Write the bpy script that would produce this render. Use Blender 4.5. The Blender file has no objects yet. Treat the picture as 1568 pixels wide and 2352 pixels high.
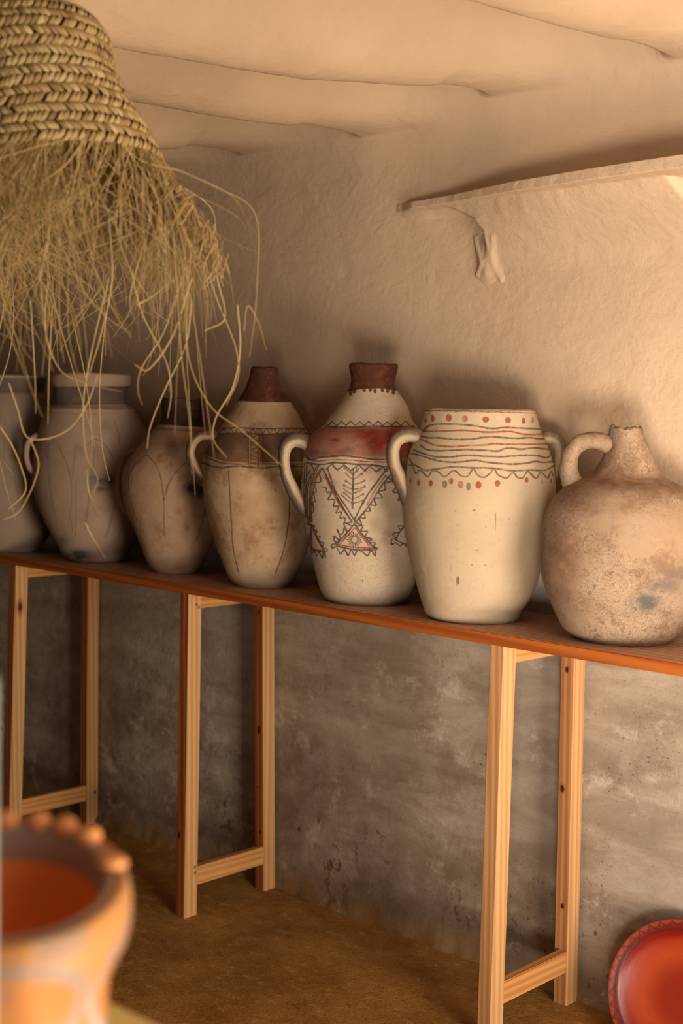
import bpy, math, random
import numpy as np
from mathutils import Vector, Matrix
random.seed(7); rng = np.random.default_rng(7)
SC = bpy.context.scene
COL = SC.collection

# ---------------------------------------------------------------- camera
CO = np.array([1.20021677, -2.60147517, 1.34655228])
CD = np.array([-0.68521676, 0.72458128, -0.07389158])
CR = np.array([0.72527452, 0.68811002, 0.02194268])
CU = np.array([-0.06674479, 0.03855619, 0.99702485])
CF = 3112.48
cam = bpy.data.cameras.new('camera'); camo = bpy.data.objects.new('camera', cam); COL.objects.link(camo)
M = Matrix(((CR[0], CU[0], -CD[0], CO[0]), (CR[1], CU[1], -CD[1], CO[1]), (CR[2], CU[2], -CD[2], CO[2]), (0, 0, 0, 1)))
camo.matrix_world = M
cam.sensor_fit = 'VERTICAL'; cam.sensor_height = 36; cam.sensor_width = 24
cam.lens = 36 * CF / 2352
cam.clip_start = .02
cam.dof.use_dof = True; cam.dof.focus_distance = 2.95; cam.dof.aperture_fstop = 3.3
SC.camera = camo

# ---------------------------------------------------------------- light
SC.view_settings.view_transform = 'Standard'; SC.view_settings.look = 'None'
SC.view_settings.gamma = 1; SC.view_settings.exposure = -0.06
W = bpy.data.worlds.new('world'); SC.world = W; W.use_nodes = True
bgn = W.node_tree.nodes['Background']; bgn.inputs[0].default_value = (1.0, .84, .70, 1); bgn.inputs[1].default_value = .06

def area(name, loc, target, sx, sy, power, color, spread=180):
    l = bpy.data.lights.new(name, 'AREA'); l.shape = 'RECTANGLE'; l.size = sx; l.size_y = sy
    l.energy = power; l.color = color; l.spread = math.radians(spread)
    o = bpy.data.objects.new(name, l); COL.objects.link(o); o.location = loc
    o.rotation_euler = (Vector(target) - Vector(loc)).to_track_quat('-Z', 'Y').to_euler()
    return o
# daylight bounced up off the sunlit ground outside the doorway behind the camera
area('sunlit_ground', (1.75, -2.95, .25), (.4, 0, 1.15), .95, .95, 25, (1.0, .84, .68), 52)
# daylight from the door opening itself
area('doorway_daylight', (2.05, -1.45, 1.15), (-.3, -.2, 1.0), .8, 1.8, 23, (1.0, .87, .76), 120)
# sun patch on the floor to the right, lighting the ceiling from below
area('sun_patch_bounce', (2.2, -1.35, .03), (-.2, -.8, 2.1), 1.3, 1.1, 112, (1.0, .79, .53), 140)

# ---------------------------------------------------------------- helpers
def ray(px, py):
    return CD + CR * (px - 784) / CF - CU * (py - 1176) / CF
def hit(px, py, ax, val):
    v = ray(px, py); return CO + v * (val - CO[ax]) / v[ax]
def proj(P):
    v = P - CO; z = v @ CD
    return 784 + CF * (v @ CR) / z, 1176 - CF * (v @ CU) / z
def mesh_np(name, V, F, mat, parent=None, smooth=True, attrs=None, mats=None):
    """V (n,3), F (m,4) or (m,3) arrays"""
    V = np.asarray(V, np.float32); F = np.asarray(F, np.int32)
    me = bpy.data.meshes.new(name); k = F.shape[1]
    me.vertices.add(len(V)); me.vertices.foreach_set('co', V.ravel())
    me.loops.add(F.size); me.loops.foreach_set('vertex_index', F.ravel())
    me.polygons.add(len(F)); me.polygons.foreach_set('loop_start', np.arange(0, F.size, k, dtype=np.int32))
    me.polygons.foreach_set('loop_total', np.full(len(F), k, np.int32))
    if attrs:
        for an, (ty, data) in attrs.items():
            a = me.attributes.new(an, ty, 'POINT')
            a.data.foreach_set('color' if ty == 'FLOAT_COLOR' else 'value', np.asarray(data, np.float32).ravel())
    me.update(calc_edges=True); me.validate()
    me.polygons.foreach_set('use_smooth', np.full(len(me.polygons), smooth))
    me.materials.append(mat)
    o = bpy.data.objects.new(name, me); COL.objects.link(o)
    if parent: o.parent = parent
    return o
def grid_faces(nr, nc, wrap=False, off=0):
    r = np.arange(nr - 1)[:, None]; c = np.arange(nc if wrap else nc - 1)[None, :]
    c2 = (c + 1) % nc
    return (np.stack([r * nc + c, r * nc + c2, (r + 1) * nc + c2, (r + 1) * nc + c], -1).reshape(-1, 4) + off)
def tag(o, label=None, cat=None, group=None, kind=None):
    if label: o['label'] = label
    if cat: o['category'] = cat
    if group: o['group'] = group
    if kind: o['kind'] = kind
    return o
def empty(name, loc):
    o = bpy.data.objects.new(name, None); COL.objects.link(o); o.location = loc; o.empty_display_size = .05
    return o
def catmull(P, n):
    """resample polyline P (k,d) to n points through a Catmull-Rom spline"""
    P = np.asarray(P, float)
    if len(P) == 2: t = np.linspace(0, 1, n)[:, None]; return P[0] * (1 - t) + P[1] * t
    seg = np.linalg.norm(np.diff(P, axis=0), axis=1); s = np.concatenate([[0], np.cumsum(np.maximum(seg, 1e-9))])
    T = np.zeros_like(P)
    T[1:-1] = (P[2:] - P[:-2]) / (s[2:] - s[:-2])[:, None]
    T[0] = (P[1] - P[0]) / (s[1] - s[0]); T[-1] = (P[-1] - P[-2]) / (s[-1] - s[-2])
    q = np.linspace(0, s[-1], n); i = np.clip(np.searchsorted(s, q) - 1, 0, len(P) - 2)
    h = s[i + 1] - s[i]; t = ((q - s[i]) / h)[:, None]; h = h[:, None]
    return ((2 * t**3 - 3 * t**2 + 1) * P[i] + (t**3 - 2 * t**2 + t) * h * T[i] + (-2 * t**3 + 3 * t**2) * P[i + 1] + (t**3 - t**2) * h * T[i + 1])
def tube(name, pts, rad, mat, parent=None, n=40, k=16, flat=1.0, up=None, caps=True, attrs=None):
    """swept tube; rad scalar or list along; flat = width factor in the 'up' direction"""
    C = catmull(pts, n); R = np.interp(np.linspace(0, 1, n), np.linspace(0, 1, len(np.atleast_1d(rad))), np.atleast_1d(rad))
    T = np.gradient(C, axis=0); T /= np.linalg.norm(T, axis=1)[:, None]
    up = np.array(up if up is not None else (0, 0, 1.0))
    B = up - (T @ up)[:, None] * T; B /= np.linalg.norm(B, axis=1)[:, None]
    N = np.cross(T, B)
    a = np.linspace(0, 2 * np.pi, k, endpoint=False)
    V = C[:, None] + R[:, None, None] * (np.cos(a)[None, :, None] * N[:, None] + flat * np.sin(a)[None, :, None] * B[:, None])
    V = V.reshape(-1, 3); F = grid_faces(n, k, True)
    if caps:
        V = np.vstack([V, C[0], C[-1]]); i0 = n * k
        j = np.arange(k); j2 = (j + 1) % k
        F = np.vstack([F, np.stack([np.full(k, i0), j2, j, j], -1)[:, [0, 1, 2, 2]]]) if False else F
    return V, F, C

# value-noise for mesh shaping
def vnoise(x, y, seed=0):
    r = np.random.default_rng(seed); G = r.random((64, 64)) * 2 - 1
    xi = np.floor(x).astype(int); yi = np.floor(y).astype(int); fx = x - xi; fy = y - yi
    fx = fx * fx * (3 - 2 * fx); fy = fy * fy * (3 - 2 * fy)
    g = lambda a, b: G[a % 64, b % 64]
    return (g(xi, yi) * (1 - fx) + g(xi + 1, yi) * fx) * (1 - fy) + (g(xi, yi + 1) * (1 - fx) + g(xi + 1, yi + 1) * fx) * fy
def fbm(x, y, seed=0, o=4):
    s = 0; a = 1
    for i in range(o): s = s + a * vnoise(x * 2**i + 7.3 * i, y * 2**i + 3.1 * i, seed + i); a *= .5
    return s / 1.9

# ---------------------------------------------------------------- node helpers
class NT:
    def __init__(s, name):
        s.m = bpy.data.materials.new(name); s.m.use_nodes = True; s.t = s.m.node_tree
        s.b = s.t.nodes['Principled BSDF']; s.out = s.t.nodes['Material Output']
        s.tc = s.t.nodes.new('ShaderNodeTexCoord')
    def n(s, ty, **k):
        x = s.t.nodes.new('ShaderNode' + ty)
        for a, v in k.items(): setattr(x, a, v)
        return x
    def l(s, a, b): s.t.links.new(a, b)
    def put(s, sock, v):
        if isinstance(v, bpy.types.NodeSocket): s.l(v, sock)
        elif isinstance(v, (tuple, list)) and len(v) == 3 and sock.type == 'RGBA': sock.default_value = (*v, 1)
        else: sock.default_value = v
    def coord(s, scale=(1, 1, 1), rot=(0, 0, 0), src='Object', loc=(0, 0, 0)):
        m = s.n('Mapping'); s.l(s.tc.outputs[src], m.inputs[0]); m.inputs['Scale'].default_value = scale
        m.inputs['Rotation'].default_value = rot; m.inputs['Location'].default_value = loc
        return m.outputs[0]
    def noise(s, vec, scale, detail=4, rough=.55, dist=0):
        x = s.n('TexNoise'); s.l(vec, x.inputs['Vector']); x.inputs['Scale'].default_value = scale
        x.inputs['Detail'].default_value = detail; x.inputs['Roughness'].default_value = rough; x.inputs['Distortion'].default_value = dist
        return x.outputs['Fac']
    def ramp(s, fac, stops):
        x = s.n('ValToRGB'); s.put(x.inputs[0], fac); e = x.color_ramp.elements
        while len(e) > len(stops): e.remove(e[-1])
        while len(e) < len(stops): e.new(.5)
        for i, (p, c) in enumerate(stops):
            e[i].position = p; e[i].color = (*c, 1) if isinstance(c, (tuple, list)) else (c, c, c, 1)
        return x.outputs[0]
    def mix(s, fac, a, b, mode='MIX'):
        x = s.n('Mix', data_type='RGBA', blend_type=mode); s.put(x.inputs[0], fac); s.put(x.inputs[6], a); s.put(x.inputs[7], b)
        return x.outputs[2]
    def math(s, op, a, b=0, c=0, clamp=False):
        x = s.n('Math', operation=op, use_clamp=clamp); s.put(x.inputs[0], a); s.put(x.inputs[1], b); s.put(x.inputs[2], c)
        return x.outputs[0]
    def smooth(s, v, lo, hi):
        x = s.n('MapRange', interpolation_type='SMOOTHSTEP'); s.put(x.inputs[0], v); x.inputs[1].default_value = lo; x.inputs[2].default_value = hi
        return x.outputs[0]
    def attr(s, name):
        x = s.n('Attribute', attribute_name=name); return x
    def bump(s, h, strength, dist=.01, normal=None):
        x = s.n('Bump'); s.put(x.inputs['Height'], h); x.inputs['Strength'].default_value = strength; x.inputs['Distance'].default_value = dist
        if normal: s.l(normal, x.inputs['Normal'])
        return x.outputs[0]
    def done(s, col, rough=.85, normal=None, spec=.3):
        s.put(s.b.inputs['Base Color'], col); s.put(s.b.inputs['Roughness'], rough)
        s.b.inputs['Specular IOR Level'].default_value = spec
        if normal: s.l(normal, s.b.inputs['Normal'])
        return s.m

def mat_plaster(name, upper, cement):
    t = NT(name); c = t.coord()
    sep = t.n('SeparateXYZ'); t.l(c, sep.inputs[0]); z = sep.outputs[2]; x = sep.outputs[0]
    big = t.noise(c, 1.6, 5, .6); med = t.noise(c, 7, 5, .6, .4); fine = t.noise(c, 70, 3, .6)
    up = t.mix(t.smooth(big, .3, .7), tuple(v * .86 for v in upper), tuple(min(1, v * 1.06) for v in upper))
    up = t.mix(t.math('MULTIPLY', t.smooth(med, .5, .75), .35), up, (upper[0] * 1.06, upper[1] * 1.08, upper[2] * 1.12))
    if cement:
        brush = t.noise(t.coord((1.5, 1.5, 5), (0, .35, 0)), 2.2, 6, .65, .5)
        lo = t.mix(t.smooth(brush, .3, .7), (.29, .23, .175), (.47, .40, .33))
        blot = t.noise(t.coord((1, 1, 1), loc=(3, 1, 2)), 4.2, 7, .72)
        low = t.math('SUBTRACT', .75, z)
        d = t.smooth(t.math('ADD', blot, t.math('MULTIPLY', low, .25)), .54, .80)
        lo = t.mix(t.math('MULTIPLY', d, .75), lo, (.17, .115, .07))
        gr = t.noise(t.coord((1, 1, 1), loc=(5, 0, 1)), 150, 4, .7)
        lo = t.mix(t.math('MULTIPLY', t.smooth(gr, .60, .68), t.smooth(t.math('ADD', blot, t.math('MULTIPLY', low, .2)), .45, .62)), lo, (.09, .055, .03))
        wht = t.noise(t.coord((1, 1, 1.2), loc=(9, 0, 4)), 6, 7, .75)
        lo = t.mix(t.math('MULTIPLY', t.smooth(wht, .54, .68), .65), lo, (.66, .58, .50))
        pit = t.noise(t.coord((1, 1, .7), loc=(2, 7, 5)), 26, 5, .7); pz = t.noise(t.coord(loc=(6, 2, 8)), 3.1, 3, .6)
        pits = t.math('MULTIPLY', t.smooth(t.math('ADD', pit, t.math('MULTIPLY', t.math('SUBTRACT', .22, z), .35)), .60, .67), t.smooth(pz, .46, .58))
        lo = t.mix(t.math('MULTIPLY', pits, .85), lo, (.10, .055, .028))
        sand = t.noise(t.coord(loc=(3, 3, 3)), 330, 2, .7)
        lo = t.mix(t.math('MULTIPLY', t.smooth(sand, .56, .68), .35), lo, (.20, .15, .10))
        edge = t.math('ADD', z, t.math('MULTIPLY', t.math('SUBTRACT', med, .5), .10))
        base = t.mix(t.smooth(edge, .80, .86), lo, (.58, .54, .51))
        col = t.mix(t.smooth(edge, .98, 1.12), base, up)
        # earth colour creeping up from the floor
        col = t.mix(t.math('SUBTRACT', 1, t.smooth(t.math('ADD', z, t.math('MULTIPLY', t.math('SUBTRACT', blot, .5), .55)), -.02, .10)), col, (.24, .13, .045))
    else: col = up
    spk = t.noise(c, 220, 2, .5)
    col = t.mix(t.math('MULTIPLY', t.smooth(spk, .68, .76), .35), col, (.25, .17, .11))
    strk = t.noise(t.coord((4, 4, 9), (.2, .6, .1)), 4, 4, .6, .5)
    h = t.math('ADD', t.math('MULTIPLY', fine, .25), t.math('ADD', t.math('MULTIPLY', med, .9), t.math('MULTIPLY', strk, .45)))
    return t.done(col, .9, t.bump(h, .50, .012), .15)

def mat_clay(name, c1, c2, stain, dark=(.06, .035, .025), red=(.30, .05, .025), neck=(.12, .05, .03), soot=(.07, .065, .055), crackle=0, stainlo=.52, mott=6, rough=.82, wear=.35):
    t = NT(name); c = t.coord()
    big = t.noise(c, mott, 5, .6); fine = t.noise(c, 90, 4, .65); med = t.noise(t.coord(loc=(2, 4, 1)), 14, 6, .7)
    ring = t.noise(t.coord((1, 1, 14)), 9, 4, .6)
    col = t.mix(t.smooth(big, .3, .7), c1, c2)
    col = t.mix(t.math('MULTIPLY', t.smooth(ring, .5, .8), .10), col, stain)
    col = t.mix(t.math('MULTIPLY', t.smooth(med, stainlo, stainlo + .2), .7), col, stain)
    col = t.mix(t.math('MULTIPLY', t.smooth(fine, .55, .72), .28), col, stain)
    h = t.math('ADD', t.math('MULTIPLY', fine, .3), t.math('ADD', t.math('MULTIPLY', med, .6), t.math('MULTIPLY', ring, .10)))
    if crackle:
        v = t.n('TexVoronoi', feature='DISTANCE_TO_EDGE'); v.inputs['Scale'].default_value = 95
        wv = t.n('Mix', data_type='RGBA'); wv.inputs[0].default_value = .06; t.l(c, wv.inputs[6])
        nn = t.n('TexNoise'); t.l(c, nn.inputs[0]); nn.inputs['Scale'].default_value = 40; t.l(nn.outputs['Color'], wv.inputs[7])
        t.l(wv.outputs[2], v.inputs['Vector'])
        ck = t.math('MULTIPLY', t.math('SUBTRACT', 1, t.smooth(v.outputs[0], .0, .09)), t.smooth(big, .35, .6))
        col = t.mix(t.math('MULTIPLY', ck, crackle), col, tuple(q * .45 for q in stain))
    a = t.attr('paint'); sp = t.n('SeparateColor'); t.l(a.outputs['Color'], sp.inputs[0])
    w = t.noise(t.coord(loc=(7, 7, 7)), 130, 4, .7); w2 = t.noise(t.coord(loc=(1, 8, 3)), 22, 5, .7)
    wr = t.math('SUBTRACT', 1, t.math('MULTIPLY', t.smooth(w, .5, .7), wear))
    wr2 = t.math('SUBTRACT', 1, t.math('MULTIPLY', t.smooth(w2, .48, .7), wear * 1.3))
    neckc = t.mix(t.smooth(w2, .45, .75), neck, tuple(min(1, q * 2.0 + a) for q, a in zip(neck, (.035, .018, .008))))
    col = t.mix(t.math('MULTIPLY', sp.outputs[2], t.math('SUBTRACT', 1, t.math('MULTIPLY', t.smooth(w, .6, .75), .3))), col, neckc)
    redc = t.mix(t.smooth(w2, .4, .7), red, tuple(q * .75 + .005 for q in red))
    col = t.mix(t.math('MULTIPLY', sp.outputs[1], wr2), col, redc)
    sootm = t.math('MULTIPLY', a.outputs['Alpha'], t.math('ADD', .5, t.smooth(t.math('ADD', w2, t.math('MULTIPLY', w, .3)), .45, .72)), clamp=True)
    col = t.mix(sootm, col, soot)
    col = t.mix(t.math('MULTIPLY', sp.outputs[0], wr), col, dark)
    return t.done(col, rough, t.bump(h, .5, .004), .25)

def mat_wood(name, light, dark, heart=None, axis=2, rough=.6, gscale=1.0, hl=(0, 0)):
    """pine with grain along axis; heart=(colour, attribute 'heart')"""
    t = NT(name); sc = [34 * gscale] * 3; sc[axis] = 1.1
    v = t.coord(tuple(sc)); g = t.noise(v, 1.0, 3, .55, .4)
    sc2 = [150 * gscale] * 3; sc2[axis] = 2.5
    g2 = t.noise(t.coord(tuple(sc2)), 1.0, 3, .6)
    w = t.n('TexWave', wave_type='BANDS', bands_direction='DIAGONAL'); ws = [22 * gscale] * 3; ws[axis] = .5
    t.l(t.coord(tuple(ws)), w.inputs['Vector']); w.inputs['Scale'].default_value = 1.6; w.inputs['Distortion'].default_value = 3.5; w.inputs['Detail'].default_value = 2; w.inputs['Detail Scale'].default_value = .8
    f = t.math('ADD', t.math('MULTIPLY', w.outputs['Fac'], .35), t.math('ADD', t.math('MULTIPLY', g, .5), t.math('MULTIPLY', g2, .42)))
    lc = t.mix(t.math('MULTIPLY', t.smooth(f, .45, .85), .85), light, dark)
    if heart:
        hc = t.mix(t.smooth(f, .35, .8), heart[0], heart[1])
        lc = t.mix(t.attr('heart').outputs['Fac'], lc, hc)
    k = t.attr('knot')
    lc = t.mix(k.outputs['Fac'], lc, (.035, .012, .006))
    return t.done(lc, rough, t.bump(f, .25, .002), .3)

# ---------------------------------------------------------------- materials
PL_UP = (.52, .385, .265)
m_wall = mat_plaster('lime_plaster_wall', PL_UP, True)
m_ceil = mat_plaster('lime_plaster_ceiling', PL_UP, False)
def mat_floor():
    t = NT('trodden_earth_floor'); c = t.coord()
    a = t.noise(t.coord((1, 1.3, 1), (0, 0, .3)), 4.2, 6, .65); b = t.noise(t.coord((1, 1.5, 1), (0, 0, .3)), 19, 7, .72); f = t.noise(c, 150, 3, .65)
    col = t.mix(t.smooth(a, .3, .7), (.32, .145, .028), (.50, .265, .07))
    col = t.mix(t.math('MULTIPLY', t.smooth(b, .52, .66), .75), col, (.55, .34, .13))
    col = t.mix(t.math('MULTIPLY', t.math('SUBTRACT', 1, t.smooth(b, .32, .44)), .6), col, (.16, .065, .012))
    col = t.mix(t.math('MULTIPLY', t.smooth(f, .58, .7), .5), col, (.13, .065, .02))
    return t.done(col, .85, t.bump(t.math('ADD', b, t.math('MULTIPLY', f, .5)), .9, .010), .25)
m_floor = mat_floor()

# ---------------------------------------------------------------- setting: wall, ceiling with plastered beams, floor
YW = .02
def smoothstep(a, b, x):
    t = np.clip((x - a) / (b - a), 0, 1); return t * t * (3 - 2 * t)
BEAMS = [  # x at the wall, lean, underside height at distances from the wall
    (1.02, .02, [(0, 2.11), (.8, 2.06), (2, 2.04)]), (.58, .02, [(0, 2.11), (.8, 2.07), (2, 2.05)]), (.13, .02, [(0, 2.11), (.8, 2.07), (2, 2.05)]),
    (-.30, .03, [(0, 2.095), (.2, 2.085), (.45, 2.07), (.7, 2.06), (1.5, 2.03)]),
    (-.765, .05, [(0, 2.085), (.06, 2.088), (.2, 2.072), (.4, 2.04), (.65, 2.008), (.9, 1.992), (1.2, 1.978), (2.2, 1.96)]),
    (-1.20, .03, [(0, 2.05), (.16, 2.04), (.38, 2.018), (.77, 2.005), (1.5, 1.99)]),
    (-1.63, .03, [(0, 2.055), (.2, 2.035), (.37, 2.01), (1.0, 2.0)]),
    (-2.03, .02, [(0, 2.05), (1, 2.0)]), (-2.42, .02, [(0, 2.05), (1, 2.0)]), (-2.82, .02, [(0, 2.05), (1, 2.0)]), (-3.25, .02, [(0, 2.05), (1, 2.0)])]
def shell(u, s):
    """u along the wall, s arc length up the wall and out over the ceiling -> xyz"""
    ZA = 1.95; R = .28
    a = np.clip((s - ZA) / R, 0, np.pi / 2)
    z = np.where(s < ZA, s, ZA + R * np.sin(a)); y = np.where(s < ZA, 0, -R * (1 - np.cos(a)))
    over = np.maximum(0, s - ZA - R * np.pi / 2); y = y - over; z = z + .02 * smoothstep(0, .6, over)
    ny = -np.cos(a); nz = -np.sin(a)
    d = 0 * u
    for xb0, lean, hs in BEAMS:
        zb = np.interp(-y, *np.array(hs).T)
        amp = np.where(s > ZA, np.maximum(0, z - zb) / np.maximum(np.sin(a), .2), 0)
        amp = np.sqrt(amp * amp + 1e-4) - .01
        xb = xb0 + lean * y + .012 * vnoise(y * 2.2 + 3, y * 0 + xb0 * 5, 5)
        w = u - xb
        right = np.exp(-(np.maximum(w, 0) / .175)**2)
        left = np.exp(-(np.abs(np.minimum(w, 0)) / .032)**2.2)
        d = np.maximum(d, amp * np.where(w > 0, right, left))
    rough = .004 * fbm(u * 2.6, s * 2.8, 21, 3) + .012 * fbm(u * .9 + 5, s * .9, 31, 2)
    foot = .014 * np.exp(-np.maximum(s, 0) / .03) * (1 + 1.0 * fbm(u * 9, u * 0, 14, 3))
    d = d + rough + foot
    return np.stack([u, YW + y + ny * d, z + nz * d], -1)
us = np.concatenate([np.arange(-4.2, -2.6, .02), np.arange(-2.6, .2, .005), np.arange(.2, 2.6, .02)])
def strip(name, s):
    U, S = np.meshgrid(us, s); P = shell(U, S).reshape(-1, 3)
    return P, grid_faces(len(s), len(us))
P, F = strip('w', np.concatenate([np.arange(-.03, .12, .006), np.arange(.12, 1.9, .012), [1.90]]))
tag(mesh_np('wall_back', P, F, m_wall), kind='structure')
P, F = strip('c', np.concatenate([np.arange(1.90, 3.6, .006), np.arange(3.6, 6.4, .04)]))
tag(mesh_np('ceiling', P, F, m_ceil), kind='structure')
gx = np.concatenate([np.arange(-4.2, -2.2, .04), np.arange(-2.2, .2, .012), np.arange(.2, 2.61, .04)]); gy = np.concatenate([np.arange(-4.4, -1.2, .04), np.arange(-1.2, .05, .012)])
X, Y = np.meshgrid(gx, gy); Z = .003 * fbm(X * 6, Y * 6, 3, 4) - .002
Z = np.minimum(Z, 0)
tag(mesh_np('floor', np.stack([X, Y, Z], -1).reshape(-1, 3), grid_faces(len(gy), len(gx)), m_floor), kind='structure')

# moulded plaster shelf with its corbel, growing out of the wall
def ledge(X, Z):
    zt = 1.873
    ps = np.interp(X, [-1.12, -1.085, -1.03, -.90, -.80, -.65, -.47, -.32, -.19, 0, .3], [0, .006, .036, .058, .085, .13, .158, .179, .189, .195, .2])
    th = np.interp(X, [-1.1, -.9, -.5, -.2], [.018, .022, .028, .03])
    top = 1 - smoothstep(zt - .004, zt + .006, Z)
    slab = ps * top * smoothstep(zt - th - .012, zt - th + .002, Z)
    zb = zt - th
    g = np.interp(Z, [1.66, 1.70, 1.72, 1.75, 1.784, 1.811, 1.845, 1.86], [0, .02, .07, .27, .52, .75, .93, .96])
    xe = np.interp(Z, [1.66, 1.72, 1.75, 1.784, 1.811, 1.84, 1.855], [-.80, -.815, -.813, -.817, -.838, -.90, -.95])
    L = smoothstep(xe - .006, xe + .016, X)
    xr = np.interp(Z, [1.66, 1.78, 1.85], [-.20, -.215, -.25])
    Rr = 1 - smoothstep(xr - .02, xr + .05, X)
    corb = ps * .84 * g * L * Rr * (Z < zt)
    # slab underside sloping back to the wall left of the corbel
    t2 = np.clip((zb - Z) / .03, 0, 1)
    under = ps * .6 * (1 - t2)**1.5 * top
    d = np.maximum(np.maximum(slab, corb), under)
    def ridge(pts, w, a):
        pts = np.array(pts); best = np.full(X.shape, 9.)
        for (p, q) in zip(pts[:-1], pts[1:]):
            e = q - p; L2 = e @ e; tt = np.clip(((X - p[0]) * e[0] + (Z - p[1]) * e[1]) / L2, 0, 1)
            best = np.minimum(best, np.hypot(X - p[0] - tt * e[0], Z - p[1] - tt * e[1]))
        return a * np.exp(-(best / w)**2)
    d = d + ridge([(-.852, 1.772), (-.834, 1.725), (-.828, 1.708), (-.842, 1.685)], .0075, .005) + ridge([(-.779, 1.763), (-.793, 1.725), (-.790, 1.700), (-.772, 1.668)], .0075, .0045)
    d = d + ridge([(-.818, 1.75), (-.812, 1.69)], .022, .012)
    return d
lx = np.arange(-1.14, .45, .0035); lz = np.concatenate([np.arange(1.60, 1.83, .0035), np.arange(1.83, 1.90, .0012)])
X, Z = np.meshgrid(lx, lz); D = ledge(X, Z)
edge = smoothstep(0, .003, D)
yb = .004 * fbm(X * 2.6, Z * 2.8, 21, 3) + .012 * fbm(X * .9 + 5, Z * .9, 31, 2)
D2 = D + .003 * fbm(X * 14, Z * 14, 77, 3) * edge
P = np.stack([X, YW - yb - D2 + .0025 * (1 - edge), Z], -1).reshape(-1, 3)
tag(mesh_np('trim_1', P, grid_faces(len(lz), len(lx)), m_wall), kind='structure')

# ---------------------------------------------------------------- trestle table: long board + trestles
m_board = mat_wood('board_wood', (.50, .29, .19), (.34, .16, .09), axis=0, rough=.55, gscale=.7)
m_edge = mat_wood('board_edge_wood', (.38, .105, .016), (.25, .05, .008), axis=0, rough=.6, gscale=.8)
m_leg = mat_wood('leg_pine', (.64, .40, .195), (.50, .26, .10), heart=((.40, .14, .03), (.22, .05, .012)), axis=2, rough=.55)
m_rail = mat_wood('rail_pine', (.62, .33, .12), (.45, .20, .06), axis=1, rough=.55)
ZB = .86; TB = .026
def slab_box(x0, x1, y0, y1, z0, z1, nx, ny, r=.0025):
    """rounded box grid used for boards and bars: returns V,F"""
    import bmesh
    bm = bmesh.new(); bmesh.ops.create_cube(bm, size=1)
    for v in bm.verts: v.co = Vector((x0 if v.co.x < 0 else x1, y0 if v.co.y < 0 else y1, z0 if v.co.z < 0 else z1))
    bmesh.ops.bevel(bm, geom=bm.edges[:], offset=r, segments=2, affect='EDGES')
    return bm
def bm_obj(name, bm, mats, parent=None, smooth=False, matfn=None):
    me = bpy.data.meshes.new(name); bm.normal_update()
    if matfn:
        for f in bm.faces: f.material_index = matfn(f)
    bm.to_mesh(me); bm.free()
    for m in (mats if isinstance(mats, list) else [mats]): me.materials.append(m)
    for p in me.polygons: p.use_smooth = smooth
    o = bpy.data.objects.new(name, me); COL.objects.link(o)
    if parent: o.parent = parent
    return o
table = empty('trestle_table', (-1.1, -.15, 0))
tag(table, 'long narrow wooden trestle table along the plaster wall, carrying the row of clay jars', 'table')
import bmesh
bm = slab_box(-3.7 + 1.1, 1.4 + 1.1, -.312 + .15, .012 + .15, ZB, ZB + TB, 1, 1)
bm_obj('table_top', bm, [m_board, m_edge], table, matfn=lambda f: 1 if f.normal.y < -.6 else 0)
# pieces below are built in world space and placed with the table's origin subtracted
OFF = np.array([-1.1, -.15, 0])
def leg(name, xc, yc_top, yc_bot, xb, knots, heart, wx=.037, wy=.046, nails=()):
    """xc = right-hand (+x) face... prism from floor to board, leaning a little"""
    nz = 300; hx = wx / 2; hy = wy / 2; r = .0022; m = 14
    ring = []
    for (ax, ay, bx, by) in ((-hx, -hy, hx, -hy), (hx, -hy, hx, hy), (hx, hy, -hx, hy), (-hx, hy, -hx, -hy)):
        e = np.array([bx - ax, by - ay]); Le = np.hypot(*e); e /= Le
        for q in np.linspace(r, Le - r, m): ring.append((ax + e[0] * q, ay + e[1] * q))
    ring = np.array(ring); k = len(ring); zs = np.linspace(0, ZB, nz)
    t = zs / ZB
    cx = xb * (1 - t) + xc * t; cy = yc_bot * (1 - t) + yc_top * t
    V = np.zeros((nz, k, 3)); V[:, :, 0] = cx[:, None] + ring[None, :, 0]; V[:, :, 1] = cy[:, None] + ring[None, :, 1]; V[:, :, 2] = zs[:, None]
    V[0, :, 2] += -.004
    kn = np.zeros((nz, k)); he = np.zeros((nz, k))
    fr = np.abs(ring[:, 1] + hy) < 1e-6; rt = np.abs(ring[:, 0] - hx) < 1e-6
    he[:, fr] = heart[0]; he[:, rt] = heart[1]; he[:, ~(fr | rt)] = heart[0]
    def knot(face, along, z, rx, rz):
        idx = np.where(fr if face == 'f' else rt)[0]; co = ring[idx, 0 if face == 'f' else 1]
        d = np.hypot((co[None, :] - along) / rx, (zs[:, None] - z) / rz)
        kn[:, idx] = np.maximum(kn[:, idx], 1 - smoothstep(.75, 1.15, d))
        he[:, idx] = np.maximum(he[:, idx], .8 * (1 - smoothstep(1, 3.0, d)))
    for q in knots: knot(*q)
    for q in nails: knot('r', q[0], q[1], .0022, .0022)
    F = grid_faces(nz, k, True)
    # caps
    V2 = V.reshape(-1, 3); c0 = len(V2)
    V2 = np.vstack([V2, [[cx[0], cy[0], -.004], [cx[-1], cy[-1], ZB]]]) - OFF
    j = np.arange(0, k - 1, 2)
    capb = np.stack([np.full(len(j), c0), (j + 2) % k, j + 1, j], -1)
    capt = np.stack([np.full(len(j), c0 + 1), j + (nz - 1) * k, j + 1 + (nz - 1) * k, (j + 2) % k + (nz - 1) * k], -1)
    kk = np.concatenate([kn.ravel(), [0, 0]]); hh = np.concatenate([he.ravel(), [.3, .3]])
    return mesh_np(name, V2, np.vstack([F, capb, capt]), m_leg, table, smooth=False, attrs={'knot': ('FLOAT', kk), 'heart': ('FLOAT', hh)})
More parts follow.
